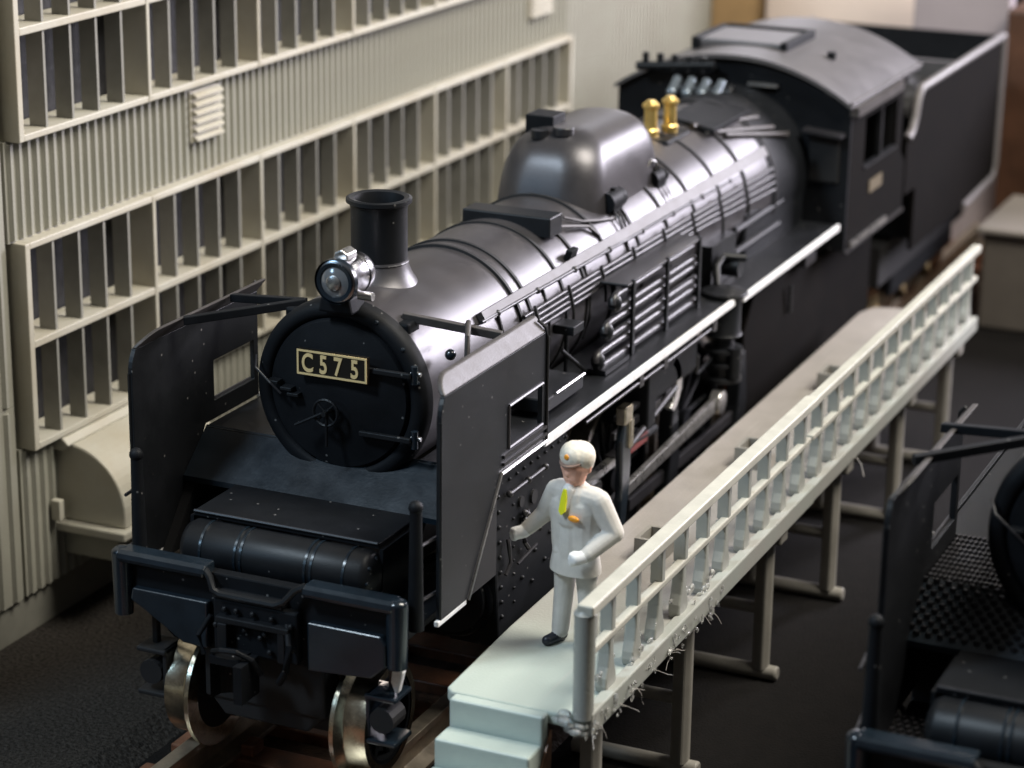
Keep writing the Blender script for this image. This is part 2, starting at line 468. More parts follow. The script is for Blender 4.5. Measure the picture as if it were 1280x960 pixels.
# ================================================================ LOCOMOTIVE
def locomotive(root, detail=True, checker=False):
    P = root
    DXO = .12 if checker else 0
    def part(name, bm, m='black', **k):
        return ob(name, bm, M[m] if isinstance(m, str) else m, k.pop('parent', P), **k)
    def parts(name, bm, m='black', **k):
        return ob_each(name, bm, M[m], k.pop('parent', P), **k)
    ZC = 2.64
    # ---- boiler
    prof = [(.70, 1.38), (.748, 1.41), (.748, 3.10), (.755, 3.16), (.755, 4.6), (.80, 5.6), (.86, 8.4), (.885, 8.9), (.885, 9.22)]
    part('boiler', lathe(B(), prof, (0, 0, ZC), 'y', 96), 'boiler', smooth=35)
    part('shaded_boiler_rear', lathe(B(), [(.87, 9.18), (.90, 9.22), (.90, 10.42)], (0, 0, ZC), 'y', 96), 'flat', smooth=35)  # boiler rear in flat black: shade ahead of the cab put into the material
    def band(y, r, w=.035, m='recess'):
        part('boiler_band', lathe(B(), [(r - .02, y - w), (r + .014, y - w * .8), (r + .014, y + w * .8), (r - .02, y + w)], (0, 0, ZC), 'y', 96), m, smooth=30)
    for yb, r in ((3.13, .758), (3.33, .757), (4.02, .757), (4.48, .757), (5.05, .78), (5.7, .805), (6.4, .82), (7.1, .835), (7.8, .85), (8.5, .87), (9.3, .90)):
        band(yb, r, .022)
    # ---- smokebox front
    ring = [(.752, 1.42), (.745, 1.36), (.725, 1.31), (.69, 1.29), (.65, 1.285), (.62, 1.30), (.605, 1.34), (.605, 1.40)]
    part('smokebox_ring', lathe(B(), ring, (0, 0, ZC), 'y', 96, False), 'flat', smooth=50)
    door = [(.61, 1.37), (.605, 1.31), (.585, 1.285), (.50, 1.27), (.35, 1.235), (.2, 1.215), (.05, 1.205), (0.001, 1.205)]
    dr = part('smokebox_door', lathe(B(), door, (0, 0, ZC), 'y', 96), 'flat', smooth=40)
    for zz in (2.90, 2.38):
        bm = B(); box(bm, .22, .66, 1.195, 1.235, zz - .02, zz + .02)
        part('hinge_strap', bm, 'black', parent=dr, bevel=.006)
        bm = B(); cyl(bm, (.675, 1.25, zz - .07), (.675, 1.25, zz + .07), .028, seg=12)
        part('hinge_pin', bm, 'gloss', parent=dr, smooth=40)
        bm = B(); cyl(bm, (.64, 1.27, zz + .005), (.72, 1.27, zz + .005), .018, seg=10); part('hinge_pin', bm, 'steel', parent=dr, smooth=40)
    bm = B()
    hx, hz = -.03, 2.53
    for a in range(24):
        a0, a1 = 2 * PI * a / 24, 2 * PI * (a + 1) / 24
        cyl(bm, (hx + .105 * math.cos(a0), 1.13, hz + .105 * math.sin(a0)), (hx + .105 * math.cos(a1), 1.13, hz + .105 * math.sin(a1)), .013, seg=6)
    for a in range(4):
        a0 = PI / 4 + PI / 2 * a
        cyl(bm, (hx, 1.13, hz), (hx + .105 * math.cos(a0), 1.13, hz + .105 * math.sin(a0)), .010, seg=6)
    cyl(bm, (hx, 1.09, hz), (hx, 1.22, hz), .022, seg=10)
    part('handwheel', bm, 'black', parent=dr, smooth=50)
    bm = B(); cyl(bm, (hx - .02, 1.11, hz), (hx - .26, 1.11, hz - .13), .012, seg=8); part('door_handle', bm, 'black', parent=dr)
    bm = B(); cyl(bm, (hx + .01, 1.12, hz), (hx + .01, 1.12, hz - .27), .012, seg=8); part('door_handle', bm, 'black', parent=dr)
    for (qx, qz) in ((-.34, 2.62), (-.40, 2.66), (-.52, 2.7)):
        bm = B(); box(bm, qx - .05, qx + .05, 1.16, 1.25, qz - .012, qz + .014); part('door_clip', bm, 'black', parent=dr, bevel=.005)
    # rim bolts
    for a in (28, 52, 75):
        aa = math.radians(90 - a)
        bm = B(); ball(bm, (.70 * math.cos(aa), 1.30, ZC + .70 * math.sin(aa)), .02); part('rim_bolt', bm, 'gloss')
    bm = B(); tube(bm, [(-.72, 1.28, 2.86), (-.66, 1.16, 2.80), (-.52, 1.14, 2.70), (-.44, 1.16, 2.62)], .010, 6); part('door_wire', bm, 'pipe')
    # ---- number plate
    if detail:
        npl = part('number_plate', box(B(), -.37, .245, 1.155, 1.19, 2.765, 2.975), 'plate')
        bm = B(); yy0, yy1 = 1.148, 1.157
        for a in ((-.365, .24, 2.955, 2.970), (-.365, .24, 2.770, 2.785), (-.365, -.35, 2.785, 2.955), (.225, .24, 2.785, 2.955)):
            box(bm, a[0], a[1], yy0, yy1, a[2], a[3])
        part('plate_border', bm, 'gold', parent=npl)
        for ch, cx in (('C', -.272), ('5', -.135), ('7', -.005), ('5', .135)):
            me = text_mesh(ch, .205, .006); me.transform(Matrix.Translation((0, 0, 0)))
            me.transform(Matrix.Diagonal((.72, 1, 1, 1)))
            me.transform(Matrix.Rotation(PI / 2, 4, 'X'))
            # centre the glyph
            xs = [v.co.x for v in me.vertices]; zs = [v.co.z for v in me.vertices]
            me.transform(Matrix.Translation((-(min(xs) + max(xs)) / 2, 0, -(min(zs) + max(zs)) / 2)))
            o = obm('plate_character', me, M['gold'], npl, (cx, 1.153, 2.870))
        npl.location = (.078, 0, .038)
    # ---- headlight
    hl = part('headlight', lathe(B(), [(.155, 1.10), (.172, 1.11), (.172, 1.15), (.158, 1.17), (.158, 1.36), (.166, 1.37), (.166, 1.42), (.15, 1.47), (.10, 1.51), (.001, 1.52)], (0.085, 0, 3.60), 'y', 40), 'chrome', smooth=35)
    part('lamp_bezel', lathe(B(), [(.175, 1.09), (.178, 1.13), (.125, 1.13), (.12, 1.08), (.15, 1.075)], (0.085, 0, 3.60), 'y', 40, False), 'gloss', parent=hl, smooth=40)
    part('lamp_lens', lathe(B(), [(.128, 1.095), (.09, 1.075), (.04, 1.065), (.001, 1.062)], (0.085, 0, 3.60), 'y', 32), 'lens', parent=hl, smooth=60)
    part('lamp_reflector', lathe(B(), [(.06, 1.058), (.05, 1.052), (.001, 1.05)], (0.085, 0, 3.60), 'y', 24), 'steel', parent=hl, smooth=60)
    part('lamp_vent', prism(B(), [(.02, 3.75), (.15, 3.75), (.14, 3.80), (.09, 3.83), (.03, 3.80)], 'y', 1.18, 1.34), 'steel', parent=hl, bevel=.01)
    bm = B(); cyl(bm, (.20, 1.26, 3.47), (.32, 1.26, 3.47), .035, seg=12); part('lamp_socket', bm, 'steel', parent=hl, smooth=40)
    part('lamp_bracket', prism(B(), [(-.12, 3.32), (.18, 3.32), (.15, 3.45), (-.09, 3.45)], 'y', 1.18, 1.42), 'flat', parent=hl, bevel=.02)
    # ---- chimney
    prof = []
    bm = lathe(B(), [(.42, -.03), (.385, -.01), (.345, .015), (.30, .05), (.265, .09), (.24, .14), (.226, .20), (.20, .20)], (0, 2.08, 3.34), 'z', 48, False)
    bm2 = lathe(B(), [(.20, .19), (.226, .20), (.226, .61), (.235, .645), (.262, .66), (.262, .69), (.24, .70), (.20, .69), (.19, .62), (.19, .35), (.001, .33)], (0, 2.08, 3.34), 'z', 48, False)
    chx = -.05
    for v in bm.verts:            # saddle the skirt over the smokebox
        d = v.co.z - 3.34
        if d < .15:
            k = (1 - max(0, d) / .15) if d > 0 else 1
            v.co.z -= k * (ZC + .75 - math.sqrt(max(0.01, .75 ** 2 - v.co.x ** 2)) - ZC - 0) * .95
    ch = part('chimney', bm2, 'black', smooth=35, loc=(chx, 0, 0))
    part('chimney_skirt', bm, 'boiler', parent=ch, smooth=35)
    bm = B(); tube(bm, [(.229 * math.cos(a * PI / 12), 2.08 + .229 * math.sin(a * PI / 12), 3.52) for a in range(25)], .010, 6); part('chimney_band', bm, 'pipe', parent=ch)
    # ---- smoke deflectors
    defl_mat = M['black']
    for s in (-1, 1):
        arc = arcpts(.66, 2.88, .28, 90, 180, 10)
        low = [q for q in arc if q[1] <= 3.05]
        outer = [(.38, 1.34), (.82, 1.34), (1.42, 2.17), (2.27, 2.17), (2.27, 3.06), (.44, 3.06)] + low
        hole = [(1.56, 2.32), (2.20, 2.32), (2.20, 2.66), (1.56, 2.66)]
        d = part('smoke_deflector', holed_plate(B(), outer, hole, 'x', s * 1.285, s * 1.325), 'black', bevel=.006)
        d.location = (-s * DXO, 0, 0)
        hi = [q for q in arc if q[1] > 3.06]
        bm = B(); prism(bm, [(2.27, 3.062), (2.27, 3.18)] + [(q[0], q[1] + .02) for q in hi] + [(.44, 3.062)], 'x', *sorted((s * 1.285, s * 1.325)))
        for v in bm.verts: v.co.x -= s * (v.co.z - 3.06) * .8
        part('folded_edge', bm, 'strip', parent=d, bevel=.010)  # fold greyer than the plate: the light it catches put into the colour
        bm = B(); tube(bm, [(s * 1.315, .385, 1.36), (s * 1.315, .385, 2.88)] , .016, 6); part('front_bead', bm, 'black', parent=d)
        bm = B()
        tube(bm, [(s * 1.335, 2.275, 2.17), (s * 1.335, 2.275, 3.02), (s * 1.32, 2.26, 3.10), (s * 1.27, 2.22, 3.16)], .013, 6)
        part('rear_bead', bm, 'recess', parent=d)
        bm = B()
        for a in (((1.56, 2.66), (2.20, 2.66)), ((1.56, 2.32), (2.20, 2.32)), ((1.56, 2.32), (1.56, 2.66))):
            cyl(bm, (s * 1.328, a[0][0], a[0][1]), (s * 1.328, a[1][0], a[1][1]), .014, seg=6)
        parts('opening_rim', bm, 'pipe', parent=d)
        for zz in (2.22, 2.28):
            bm = B(); box(bm, *sorted((s * 1.30, s * 1.345)), 1.45, 2.27, zz - .012, zz + .012); part('step_rib', bm, 'pipe', parent=d)
        # V shaped stays to the smokebox
        apex = Vector((s * .43, 1.55, 3.27))
        for (yy, zz) in (((.98, 3.17), (1.72, 3.17)) if (s < 0 or not detail) else ((1.72, 3.17),)):
            a = Vector((s * 1.19, yy, zz))
            dv = (apex - a); L = dv.length; dv.normalize()
            up = Vector((0, 0, 1)); sd = dv.cross(up).normalized() * .032
            bm = B()
            A = [a - sd - up * .045, a + sd - up * .045, a + sd + up * .02, a - sd + up * .02]
            Bq = [apex - sd - up * .045, apex + sd - up * .045, apex + sd + up * .02, apex - sd + up * .02]
            va = [bm.verts.new(q) for q in A]; vb = [bm.verts.new(q) for q in Bq]
            bm.faces.new(va); bm.faces.new(vb[::-1])
            for i in range(4): bm.faces.new((va[i], va[(i + 1) % 4], vb[(i + 1) % 4], vb[i]))
            part('deflector_stay', bm, 'strip' if s > 0 else 'flat', bevel=.006)
        bm = B(); box(bm, *sorted((s * .36, s * .54)), 1.42, 1.62, 3.08, 3.24); part('stay_bracket', bm, 'flat', bevel=.02)
        bm = B(); tube(bm, [(s * .80, 1.9, 3.10), (s * .95, 1.62, 3.26), (s * 1.02, 1.46, 3.20), (s * 1.03, 1.42, 2.95)], .022, 8)
        if s > 0: part('lifting_pipe', bm, 'strip', smooth=50)
        else: bm.free()
        if s > 0:
            bm = B(); ball(bm, (.80, 1.62, 2.98), .045); part('washout_plug', bm, 'gloss', smooth=60)
        # uprights at the ends of the beam
        bm = B(); px_ = 1.24 if s > 0 else 1.17; py_ = .14 if s > 0 else .22
        cyl(bm, (s * px_, py_, 1.35), (s * px_, py_, 2.30), .062, .045, 12); ball(bm, (s * px_, py_, 2.30), .055)
        up_ = part('marker_post', bm, 'flat', smooth=50)
        bm = B(); cyl(bm, (s * 1.24, .16, 1.98), (s * 1.27, .42, 1.98), .014, seg=6); cyl(bm, (s * 1.24, .16, 1.55), (s * 1.27, .42, 1.55), .014, seg=6); parts('post_bracket', bm, 'pipe', parent=up_)
    # ---- front decks
    deckm = 'flat'
    bm = B(); box(bm, -1.17, 1.17, .02, 1.30, 1.24, 1.30); part('front_footplate', bm, deckm, bevel=.01)
    bm = B(); box(bm, -.80, .80, .42, 1.06, 1.80, 1.845)
    dk = part('front_deck', bm, deckm, bevel=.008)
    bm = B(); tube(bm, [(-.79, .415, 1.846), (.79, .415, 1.846)], .012, 6); part('deck_lip', bm, 'pipe', parent=dk)
    bm = B()
    prism(bm, [(1.05, 1.80), (1.05, 1.845), (1.42, 2.16), (1.46, 2.12)], 'x', -1.28, 1.28)
    part('deck_apron', bm, 'gloss')
    for s in (-1, 1):
        bm = B(); prism(bm, [(.40, 1.31), (.80, 1.31), (1.41, 2.13), (1.05, 1.80), (.42, 1.80)], 'x', *sorted((s * .80, s * .83)))
        part('deck_side', bm, 'flat')
        bm = B(); prism(bm, [(.70, 1.305), (1.45 if s > 0 else 1.9, 1.305), (1.45 if s > 0 else 1.9, 2.085), (1.36, 2.085)], 'x', *sorted((s * 1.20, s * 1.283)))
        part('splash_plate', bm, 'recess')
    if checker:
        # raised diamond tread on the decks: one lozenge pattern joined in one part
        bm = B()
        for i in range(30):
            for j in range(10):
                x = -1.2 + i * .083 + (j % 2) * .041; yy = 1.09 + j * .035; zz = 1.845 + (yy - 1.05) * .85 + .012
                prism(bm, [(x - .024, yy), (x, yy - .015), (x + .024, yy), (x, yy + .015)], 'z', zz - .01, zz + .018)
        for i in range(7):
            for j in range(12):
                x = -1.22 + i * .06 + (j % 2) * .03; yy = .35 + j * .07; 
                prism(bm, [(x - .022, yy), (x, yy - .030), (x + .022, yy), (x, yy + .030)], 'z', 1.295, 1.318)
        for i in range(18):
            for j in range(10):
                x = -1.25 + i * .035; yy = 1.5 + j * .09
                prism(bm, [(x - .016, yy), (x, yy - .036), (x + .016, yy), (x, yy + .036)], 'z', 2.145, 2.170)
        part('tread_pattern', bm, 'pipe', kind='stuff')
    # ---- air reservoir
    rs = part('air_reservoir', lathe(B(), [(.001, -.83), (.10, -.82), (.17, -.79), (.20, -.74), (.20, .74), (.17, .79), (.10, .82), (.001, .83)], (0, .36, 1.60), 'x', 40), 'black', smooth=40)
    for xx in (-.60, -.30, -.25, .30, .35, .62):
        part('reservoir_strap', lathe(B(), [(.195, xx - .012), (.208, xx - .010), (.208, xx + .010), (.195, xx + .012)], (0, .36, 1.60), 'x', 40), 'gloss', parent=rs, smooth=30)
    bm = B()
    for k in range(8):
        a = 2 * PI * k / 8; ball(bm, (.80, .36 + .15 * math.cos(a), 1.60 + .15 * math.sin(a)), .016, u=8, v=6)
    part('reservoir_bolts', bm, 'gloss', parent=rs)
    # ---- buffer beam
    bb = part('buffer_beam', prism(B(), [(-1.13, 1.20), (-1.13, 1.56), (1.13, 1.56), (1.13, 1.12), (1.02, 1.00), (.80, .94), (-.55, .92), (-.75, .96), (-.97, 1.16)], 'y', .0, .10), 'flat', bevel=.015)
    for s, x0, x1 in ((-1, -1.17, -.40), (1, .43, 1.17)):
        bm = B(); prism(bm, [(-.10, 1.54), (-.115, 1.58), (-.105, 1.615), (-.075, 1.637), (.06, 1.637), (.06, 1.54)], 'x', x0, x1)
        part('beam_step', bm, 'gloss', parent=bb, bevel=.018, seg=3)
        bm = B()
        if s < 0: prism(bm, [(-1.08, 1.24), (-1.06, 1.34), (-.40, 1.34), (-.40, .96), (-.62, .97), (-.95, 1.17)], 'y', -.075, -.003)
        else: prism(bm, [(.45, 1.34), (1.06, 1.34), (1.10, 1.28), (1.10, 1.10), (.98, .99), (.45, .95)], 'y', -.075, -.003)
        part('beam_plate', bm, 'gloss', parent=bb, bevel=.016, seg=3)
        bm = B(); cyl(bm, (s * 1.17, -.02, 1.10), (s * 1.17, -.02, 1.60), .075, .085, 14); ball(bm, (s * 1.17, -.02, 1.60), .083, sz=.5)
        part('beam_end_post', bm, 'gloss', parent=bb, smooth=45)
    bm = B(); tube(bm, [(-.42, -.06, 1.60), (-.36, -.09, 1.56), (-.33, -.10, 1.47), (-.27, -.10, 1.44), (.20, -.10, 1.44), (.28, -.10, 1.48), (.36, -.08, 1.58), (.44, -.06, 1.62)], .028, 8)
    box(bm, -.33, .26, -.11, .0, 1.415, 1.455)
    part('uncoupling_lever', bm, 'black', parent=bb, smooth=40)
    bm = B(); box(bm, -.34, .38, -.09, -.002, .98, 1.40); part('coupler_plate', bm, 'flat', parent=bb, bevel=.02)
    bm = B(); box(bm, -.28, .34, -.16, -.09, 1.24, 1.29); box(bm, -.26, -.18, -.17, -.09, 1.02, 1.24); box(bm, .24, .30, -.15, -.09, 1.0, 1.24)
    for (qx, qz) in ((-.30, 1.20), (-.22, 1.34), (-.12, 1.34), (.02, 1.34), (.18, 1.33), (.34, 1.30), (.36, 1.12), (.08, 1.16), (.16, 1.06), (-.05, 1.2), (.12, 1.2)):
        ball(bm, (qx, -.12, qz), .024, u=8, v=6)
    part('coupler_pocket', bm, 'black', parent=bb, bevel=.01)
    bm = B()
    prism(bm, arcpts(-.10, -.30, .13, 200, 20, 10) + [(-.02, -.18), (-.20, -.18)], 'z', .70, .99)
    box(bm, .02, .09, -.42, -.16, .74, 1.04); box(bm, -.23, .02, -.34, -.15, .99, 1.05)
    tube(bm, [(-.22, -.30, 1.07), (-.12, -.36, 1.12), (.0, -.34, 1.12), (.10, -.28, 1.05), (.14, -.22, .92)], .022, 8)
    part('knuckle_coupler', bm, 'flat', parent=bb, bevel=.012)
    bm = B()
    tube(bm, [(.30, -.10, 1.30), (.36, -.18, 1.18), (.34, -.20, .98), (.26, -.16, .85)], .028, 8); tube(bm, [(-.36, -.08, 1.25), (-.44, -.14, 1.10), (-.40, -.14, .95)], .022, 8)
    parts('brake_hose', bm, 'flat', parent=bb, smooth=50)
    bm = B(); box(bm, -.52, .52, .06, .30, .50, .95); prism(bm, [(-.5, .52), (.5, .52), (.36, .36), (-.36, .36)], 'y', .08, .26); part('pilot_frame', bm, 'recess', bevel=.02)
    bm = B(); box(bm, -.62, .62, .30, 10.3, .75, 1.24); part('main_frame', bm, 'recess', bevel=.02)
    # side steps under the beam ends
    for s in (-1, 1):
        stp = None
        bm = B(); box(bm, *sorted((s * .86, s * 1.12)), .04, .32, .76, .80); box(bm, *sorted((s * .86, s * 1.12)), .04, .32, .40, .44); box(bm, *sorted((s * .86, s * .90)), .06, .30, .40, .80)
        box(bm, *sorted((s * 1.0, s * 1.05)), .16, .22, .76, 1.26)
        stp = part('entrance_step', bm, 'gloss' if s > 0 else 'recess', bevel=.012)
        if s > 0:
         bm = B(); prism(bm, [(s * 1.09, .84), (s * 1.06, .92), (s * 1.08, 1.10), (s * 1.15, 1.12), (s * 1.16, 1.0), (s * 1.12, .83)], 'y', .08, .15); part('step_hanger', bm, 'white', parent=stp, bevel=.015)
        bm = B(); cyl(bm, (s * 1.0, .05, .60), (s * 1.0, .26, .60), .10, seg=14); part('step_boss', bm, 'recess', parent=stp)
    # ---- running boards
    for s in (-1, 1):
        X0, X1 = sorted((s * .62, s * 1.285))
        rb = part('running_board', box(B(), X0, X1, 1.40, 6.86, 2.09, 2.15), 'black', bevel=.008)
        e0, e1 = sorted((s * 1.287, s * 1.325))
        bm = B(); box(bm, e0, e1, 2.29, 6.86, 2.095, 2.165); part('white_edge' if detail else 'board_edge', bm, 'white' if detail else 'black', parent=rb, bevel=.008)
        bm = B(); cyl(bm, (s * 1.335, 1.42, 2.155), (s * 1.335, 2.29, 2.155), .016, seg=6); cyl(bm, (s * 1.335, 1.42, 2.155), (s * 1.335, .84, 1.335), .013, seg=6); parts('foot_line', bm, 'steel', parent=rb)
        bm = B(); box(bm, e0, e1, .34, .83, 1.30, 1.345); part('white_edge' if detail else 'board_edge', bm, 'white' if detail else 'black', parent=rb, bevel=.008)
        rb2 = part('running_board', box(B(), X0, X1, 7.12, 10.36, 2.05, 2.11), 'black', bevel=.008)
        bm = B(); box(bm, e0, e1, 7.12, 10.30, 2.06, 2.13); part('white_edge' if detail else 'board_edge', bm, 'white' if detail else 'black', parent=rb2, bevel=.008)
        if s > 0:
            bm = B(); box(bm, .75, 1.12, 2.75, 3.55, 2.20, 2.32); part('tread_box', bm, 'black', bevel=.012)
            bm = B(); cyl(bm, (1.125, 2.95, 2.325), (1.125, 3.55, 2.325), .012, seg=6); part('tread_edge', bm, 'steel')
            bm = B(); cyl(bm, (1.31, 3.15, 2.035), (1.31, 4.35, 2.035), .016, seg=8); cyl(bm, (1.31, 4.45, 2.03), (1.31, 6.2, 2.03), .016, seg=8)
            for yy in (4.4, 5.0, 6.3): box(bm, 1.29, 1.325, yy - .05, yy + .05, 1.99, 2.09)
            parts('under_board_pipe', bm, 'pipe', smooth=50)
    # ---- handrail, pipe cover, pipe bundle and firebox pipes on both flanks
    for s in (-1, 1):
        bm = B()
        n = 30; top = []; 
        for k in range(n + 1):
            yy = 2.45 + k * (9.2 - 2.45) / n
            r = .755 if yy < 4.6 else (.755 + (.86 - .755) * (yy - 4.6) / 3.8 if yy < 8.4 else .88)
            a0, a1 = math.radians(56), math.radians(63)
            A = Vector((s * (r + .0) * math.sin(a0), yy, ZC + r * math.cos(a0) + .0)); Bq = Vector((s * (r + .0) * math.sin(a1), yy, ZC + r * math.cos(a1)))
            nrm = Vector((s * math.sin(math.radians(60)), 0, math.cos(math.radians(60))))
            top.append([bm.verts.new(A), bm.verts.new(A + nrm * .055), bm.verts.new(Bq + nrm * .055), bm.verts.new(Bq)])
        for a, b in zip(top, top[1:]):
            for i in range(4): bm.faces.new((a[i], a[(i + 1) % 4], b[(i + 1) % 4], b[i]))
        bm.faces.new(top[0][::-1]); bm.faces.new(top[-1])
        part('pipe_cover', bm, 'strip')
        bm = B(); tube(bm, [(s * (.70 + .012 * (yy - 2.4)), yy, 3.02 - .005 * (yy - 2.4)) for yy in [2.4 + .4 * k for k in range(17)]], .016, 8)
        for k in range(9):
            yy = 2.7 + k * .78; xx = .70 + .012 * (yy - 2.4)
            ball(bm, (s * xx, yy, 3.02 - .005 * (yy - 2.4)), .03, u=8, v=6); cyl(bm, (s * xx, yy, 3.01), (s * (xx - .09), yy, 2.95), .014, seg=6)
        part('handrail', bm, 'pipe', smooth=50)
        for q in range(4):
            bm = B(); a = math.radians(72 + q * 3.4)
            tube(bm, [(s * (rr + .045) * math.sin(a), yy, ZC + (rr + .045) * math.cos(a) + dz) for yy, rr, dz in ((3.1, .755, 0), (4.6, .755, 0), (6.2, .80, 0), (7.2, .83, 0), (8.0, .85, -.01 * q), (9.2, .88, -.02 * q))], .018, 8)
            parts('side_pipe', bm, 'pipe', smooth=50)
        if s > 0:
            bm = B()
            for k in range(8):
                yy = 3.3 + k * .72; rr = (.755 if yy < 4.6 else .755 + .105 * (yy - 4.6) / 3.8) + .07
                tube(bm, [(rr * math.sin(math.radians(a)), yy, ZC + rr * math.cos(math.radians(a))) for a in (69, 74, 80, 86, 92)], .014, 6)
            parts('pipe_clip', bm, 'recess')
            bm = B()
            for k in range(5):
                yy = 2.75 + .9 * k; rr = .765 if yy < 4.6 else .81
                tube(bm, [(rr * math.sin(math.radians(a)), yy, ZC + rr * math.cos(math.radians(a))) for a in (64, 80, 100, 116)], .015, 6)
            parts('boiler_band', bm, 'recess')
    # ---- cross box ahead of the dome
    bm = B(); box(bm, -.33, .51, 4.20, 4.47, 3.27, 3.45)
    cb = part('feedwater_box', bm, 'black', bevel=.012)
    # ---- sand and steam dome: stacked rounded rectangles
    def rr(cx, cy, hx, hy, r, n=8):
        pts = []
        for (qx, qy, a0) in ((hx - r, hy - r, 0), (-hx + r, hy - r, 90), (-hx + r, -hy + r, 180), (hx - r, -hy + r, 270)):
            for k in range(n + 1):
                a = math.radians(a0 + 90 * k / n); pts.append((cx + qx + r * math.cos(a), cy + qy + r * math.sin(a)))
        return pts
    bm = B(); rings = []
    cyd = 6.06
    for (z, hx, hy, r, dy) in ((2.95, .555, 1.0, .36, 0), (3.15, .54, .98, .36, 0), (3.3, .53, .96, .36, .0), (3.5, .515, .93, .36, .01), (3.65, .49, .89, .36, .02), (3.755, .45, .84, .35, .03), (3.84, .385, .77, .31, .05), (3.895, .305, .68, .26, .07), (3.93, .20, .57, .18, .08), (3.942, .09, .46, .08, .09)):
        rings.append([bm.verts.new((p[0], p[1], z)) for p in rr(0, cyd + dy, hx, hy, r)])
    for a, b in zip(rings, rings[1:]):
        n = len(a)
        for i in range(n): bm.faces.new((a[i], a[(i + 1) % n], b[(i + 1) % n], b[i]))
    bm.faces.new(rings[-1])
    dm = part('steam_dome', bm, 'boiler', smooth=60)
    sub = dm.modifiers.new('sub', 'SUBSURF'); sub.levels = 1; sub.render_levels = 2
    bm = B(); cyl(bm, (.06, 5.52, 3.89), (.06, 5.52, 3.97), .10, seg=24); part('sand_filler_cap', bm, 'steel' if False else 'pipe', parent=dm, bevel=.01, smooth=40)
    bm = B(); cyl(bm, (-.14, 5.44, 3.86), (-.14, 5.44, 3.94), .08, seg=20); part('sand_filler_cap', bm, 'black', parent=dm, smooth=40)
    bm = B(); box(bm, -.38, -.10, 5.65, 5.95, 3.78, 4.02); part('dome_step', bm, 'flat', parent=dm, bevel=.01)
    bm = B(); ball(bm, (-.52, 4.80, 3.28), .055); part('dome_plug', bm, 'flat', parent=dm, smooth=60)
    # sand valves on the flank of the dome
    for (yy, xx, zz, sc) in ((5.60, .52, 3.28, 1.35), (6.72, .52, 3.26, 1.15)):
        bm = B(); cyl(bm, (xx, yy - .12 * sc, zz + .04), (xx, yy + .12 * sc, zz + .04), .07 * sc, seg=12); box(bm, xx - .05, xx + .07, yy - .10, yy + .10, zz - .07, zz)
        cyl(bm, (xx, yy, zz + .05), (xx, yy, zz + .16), .035, seg=10); ball(bm, (xx + .02, yy - .1, zz + .09), .035); ball(bm, (xx + .05, yy + .1, zz + .06), .045)
        part('sand_valve', bm, 'flat', smooth=45)
        bm = B()
        for q in (-.08, 0, .08):
            tube(bm, [(xx + .03, yy + q, zz - .02), (xx + .12, yy + q - .03, zz - .10), (xx + .17, yy + q - .05, zz - .19)], .012, 6)
        parts('sand_pipe', bm, 'pipe')
    bm = B(); tube(bm, [(.42, 4.45, 3.31), (.50, 4.7, 3.27), (.56, 4.95, 3.22), (.63, 5.05, 3.12)], .018, 6); tube(bm, [(.40, 4.75, 3.33), (.50, 4.95, 3.26), (.56, 5.2, 3.22), (.60, 5.5, 3.18)], .014, 6); parts('dome_pipe', bm, 'strip', smooth=50)
    bm = B(); tube(bm, [(.50, 6.50, 3.42), (.53, 6.56, 3.50), (.54, 6.65, 3.47), (.54, 6.68, 3.38)], .012, 6); part('dome_hook', bm, 'steel', parent=dm)
    bm = B(); prism(bm, [(.60, 3.07), (.66, 3.07), (.69, 3.16), (.63, 3.17)], 'y', 4.28, 4.44); part('boiler_lug', bm, 'flat', bevel=.01)
    # ---- safety valves
    for (xx, yy) in ((.07, 7.72), (.16, 8.02)):
        sv = part('safety_valve', lathe(B(), [(.075, -.08), (.085, 0), (.085, .03), (.066, .05), (.066, .24), (.085, .26), (.085, .29), (.06, .31), (.04, .33), (.001, .335)], (xx, yy, 3.50), 'z', 20), 'brass', smooth=35)
    bm = B(); box(bm, -.10, .32, 7.55, 8.22, 3.38, 3.47); part('valve_seat', bm, 'flat', bevel=.03)
    # ---- running gear on both sides
    for s in (-1, 1):
        def sx(a, b): return sorted((s * a, s * b))
        bm = B(); cyl(bm, (s * .85, 1.55, 1.02), (s * .85, 2.85, 1.02), .36, seg=32)
        cy = part('cylinder', bm, 'flat', smooth=40, bevel=.02)
        bm = B(); cyl(bm, (s * .85, 1.50, 1.02), (s * .85, 1.56, 1.02), .30, seg=32); cyl(bm, (s * .85, 1.46, 1.02), (s * .85, 1.5, 1.02), .12, seg=20); part('cylinder_cover', bm, 'black', parent=cy, smooth=40)
        bm = B(); cyl(bm, (s * 1.0, 1.48, 1.66), (s * 1.0, 2.95, 1.66), .20, seg=24); part('valve_chest', bm, 'flat', parent=cy, smooth=40)
        cas = part('cylinder_casing', prism(B(), [(1.62, .60), (1.46, 1.95), (1.55, 2.06), (2.95, 2.06), (2.95, 1.30), (2.80, .60)], 'x', *sx(.80, 1.235)), 'flat', bevel=.02)
        bm = B()
        for k in range(9):
            for (yy, zz) in ((1.60 + .0 * k, .84 + k * .13),): ball(bm, (s * 1.24, 1.66 - k * .012, .86 + k * .13), .020, u=8, v=6)
            ball(bm, (s * 1.24, 1.78 + k * .14, 1.98), .016, u=8, v=6)
            ball(bm, (s * 1.24, 1.90 - k * .006, .90 + k * .12), .013, u=8, v=6)
        for (yy, zz) in ((2.3, 1.2), (2.5, 1.05), (2.1, 1.35), (2.25, .95), (2.4, 1.35), (2.6, 1.25), (2.05, 1.05)): ball(bm, (s * 1.24, yy, zz), .020, u=8, v=6)
        part('rivets', bm, 'black', parent=cas, kind='stuff')
        bm = B()
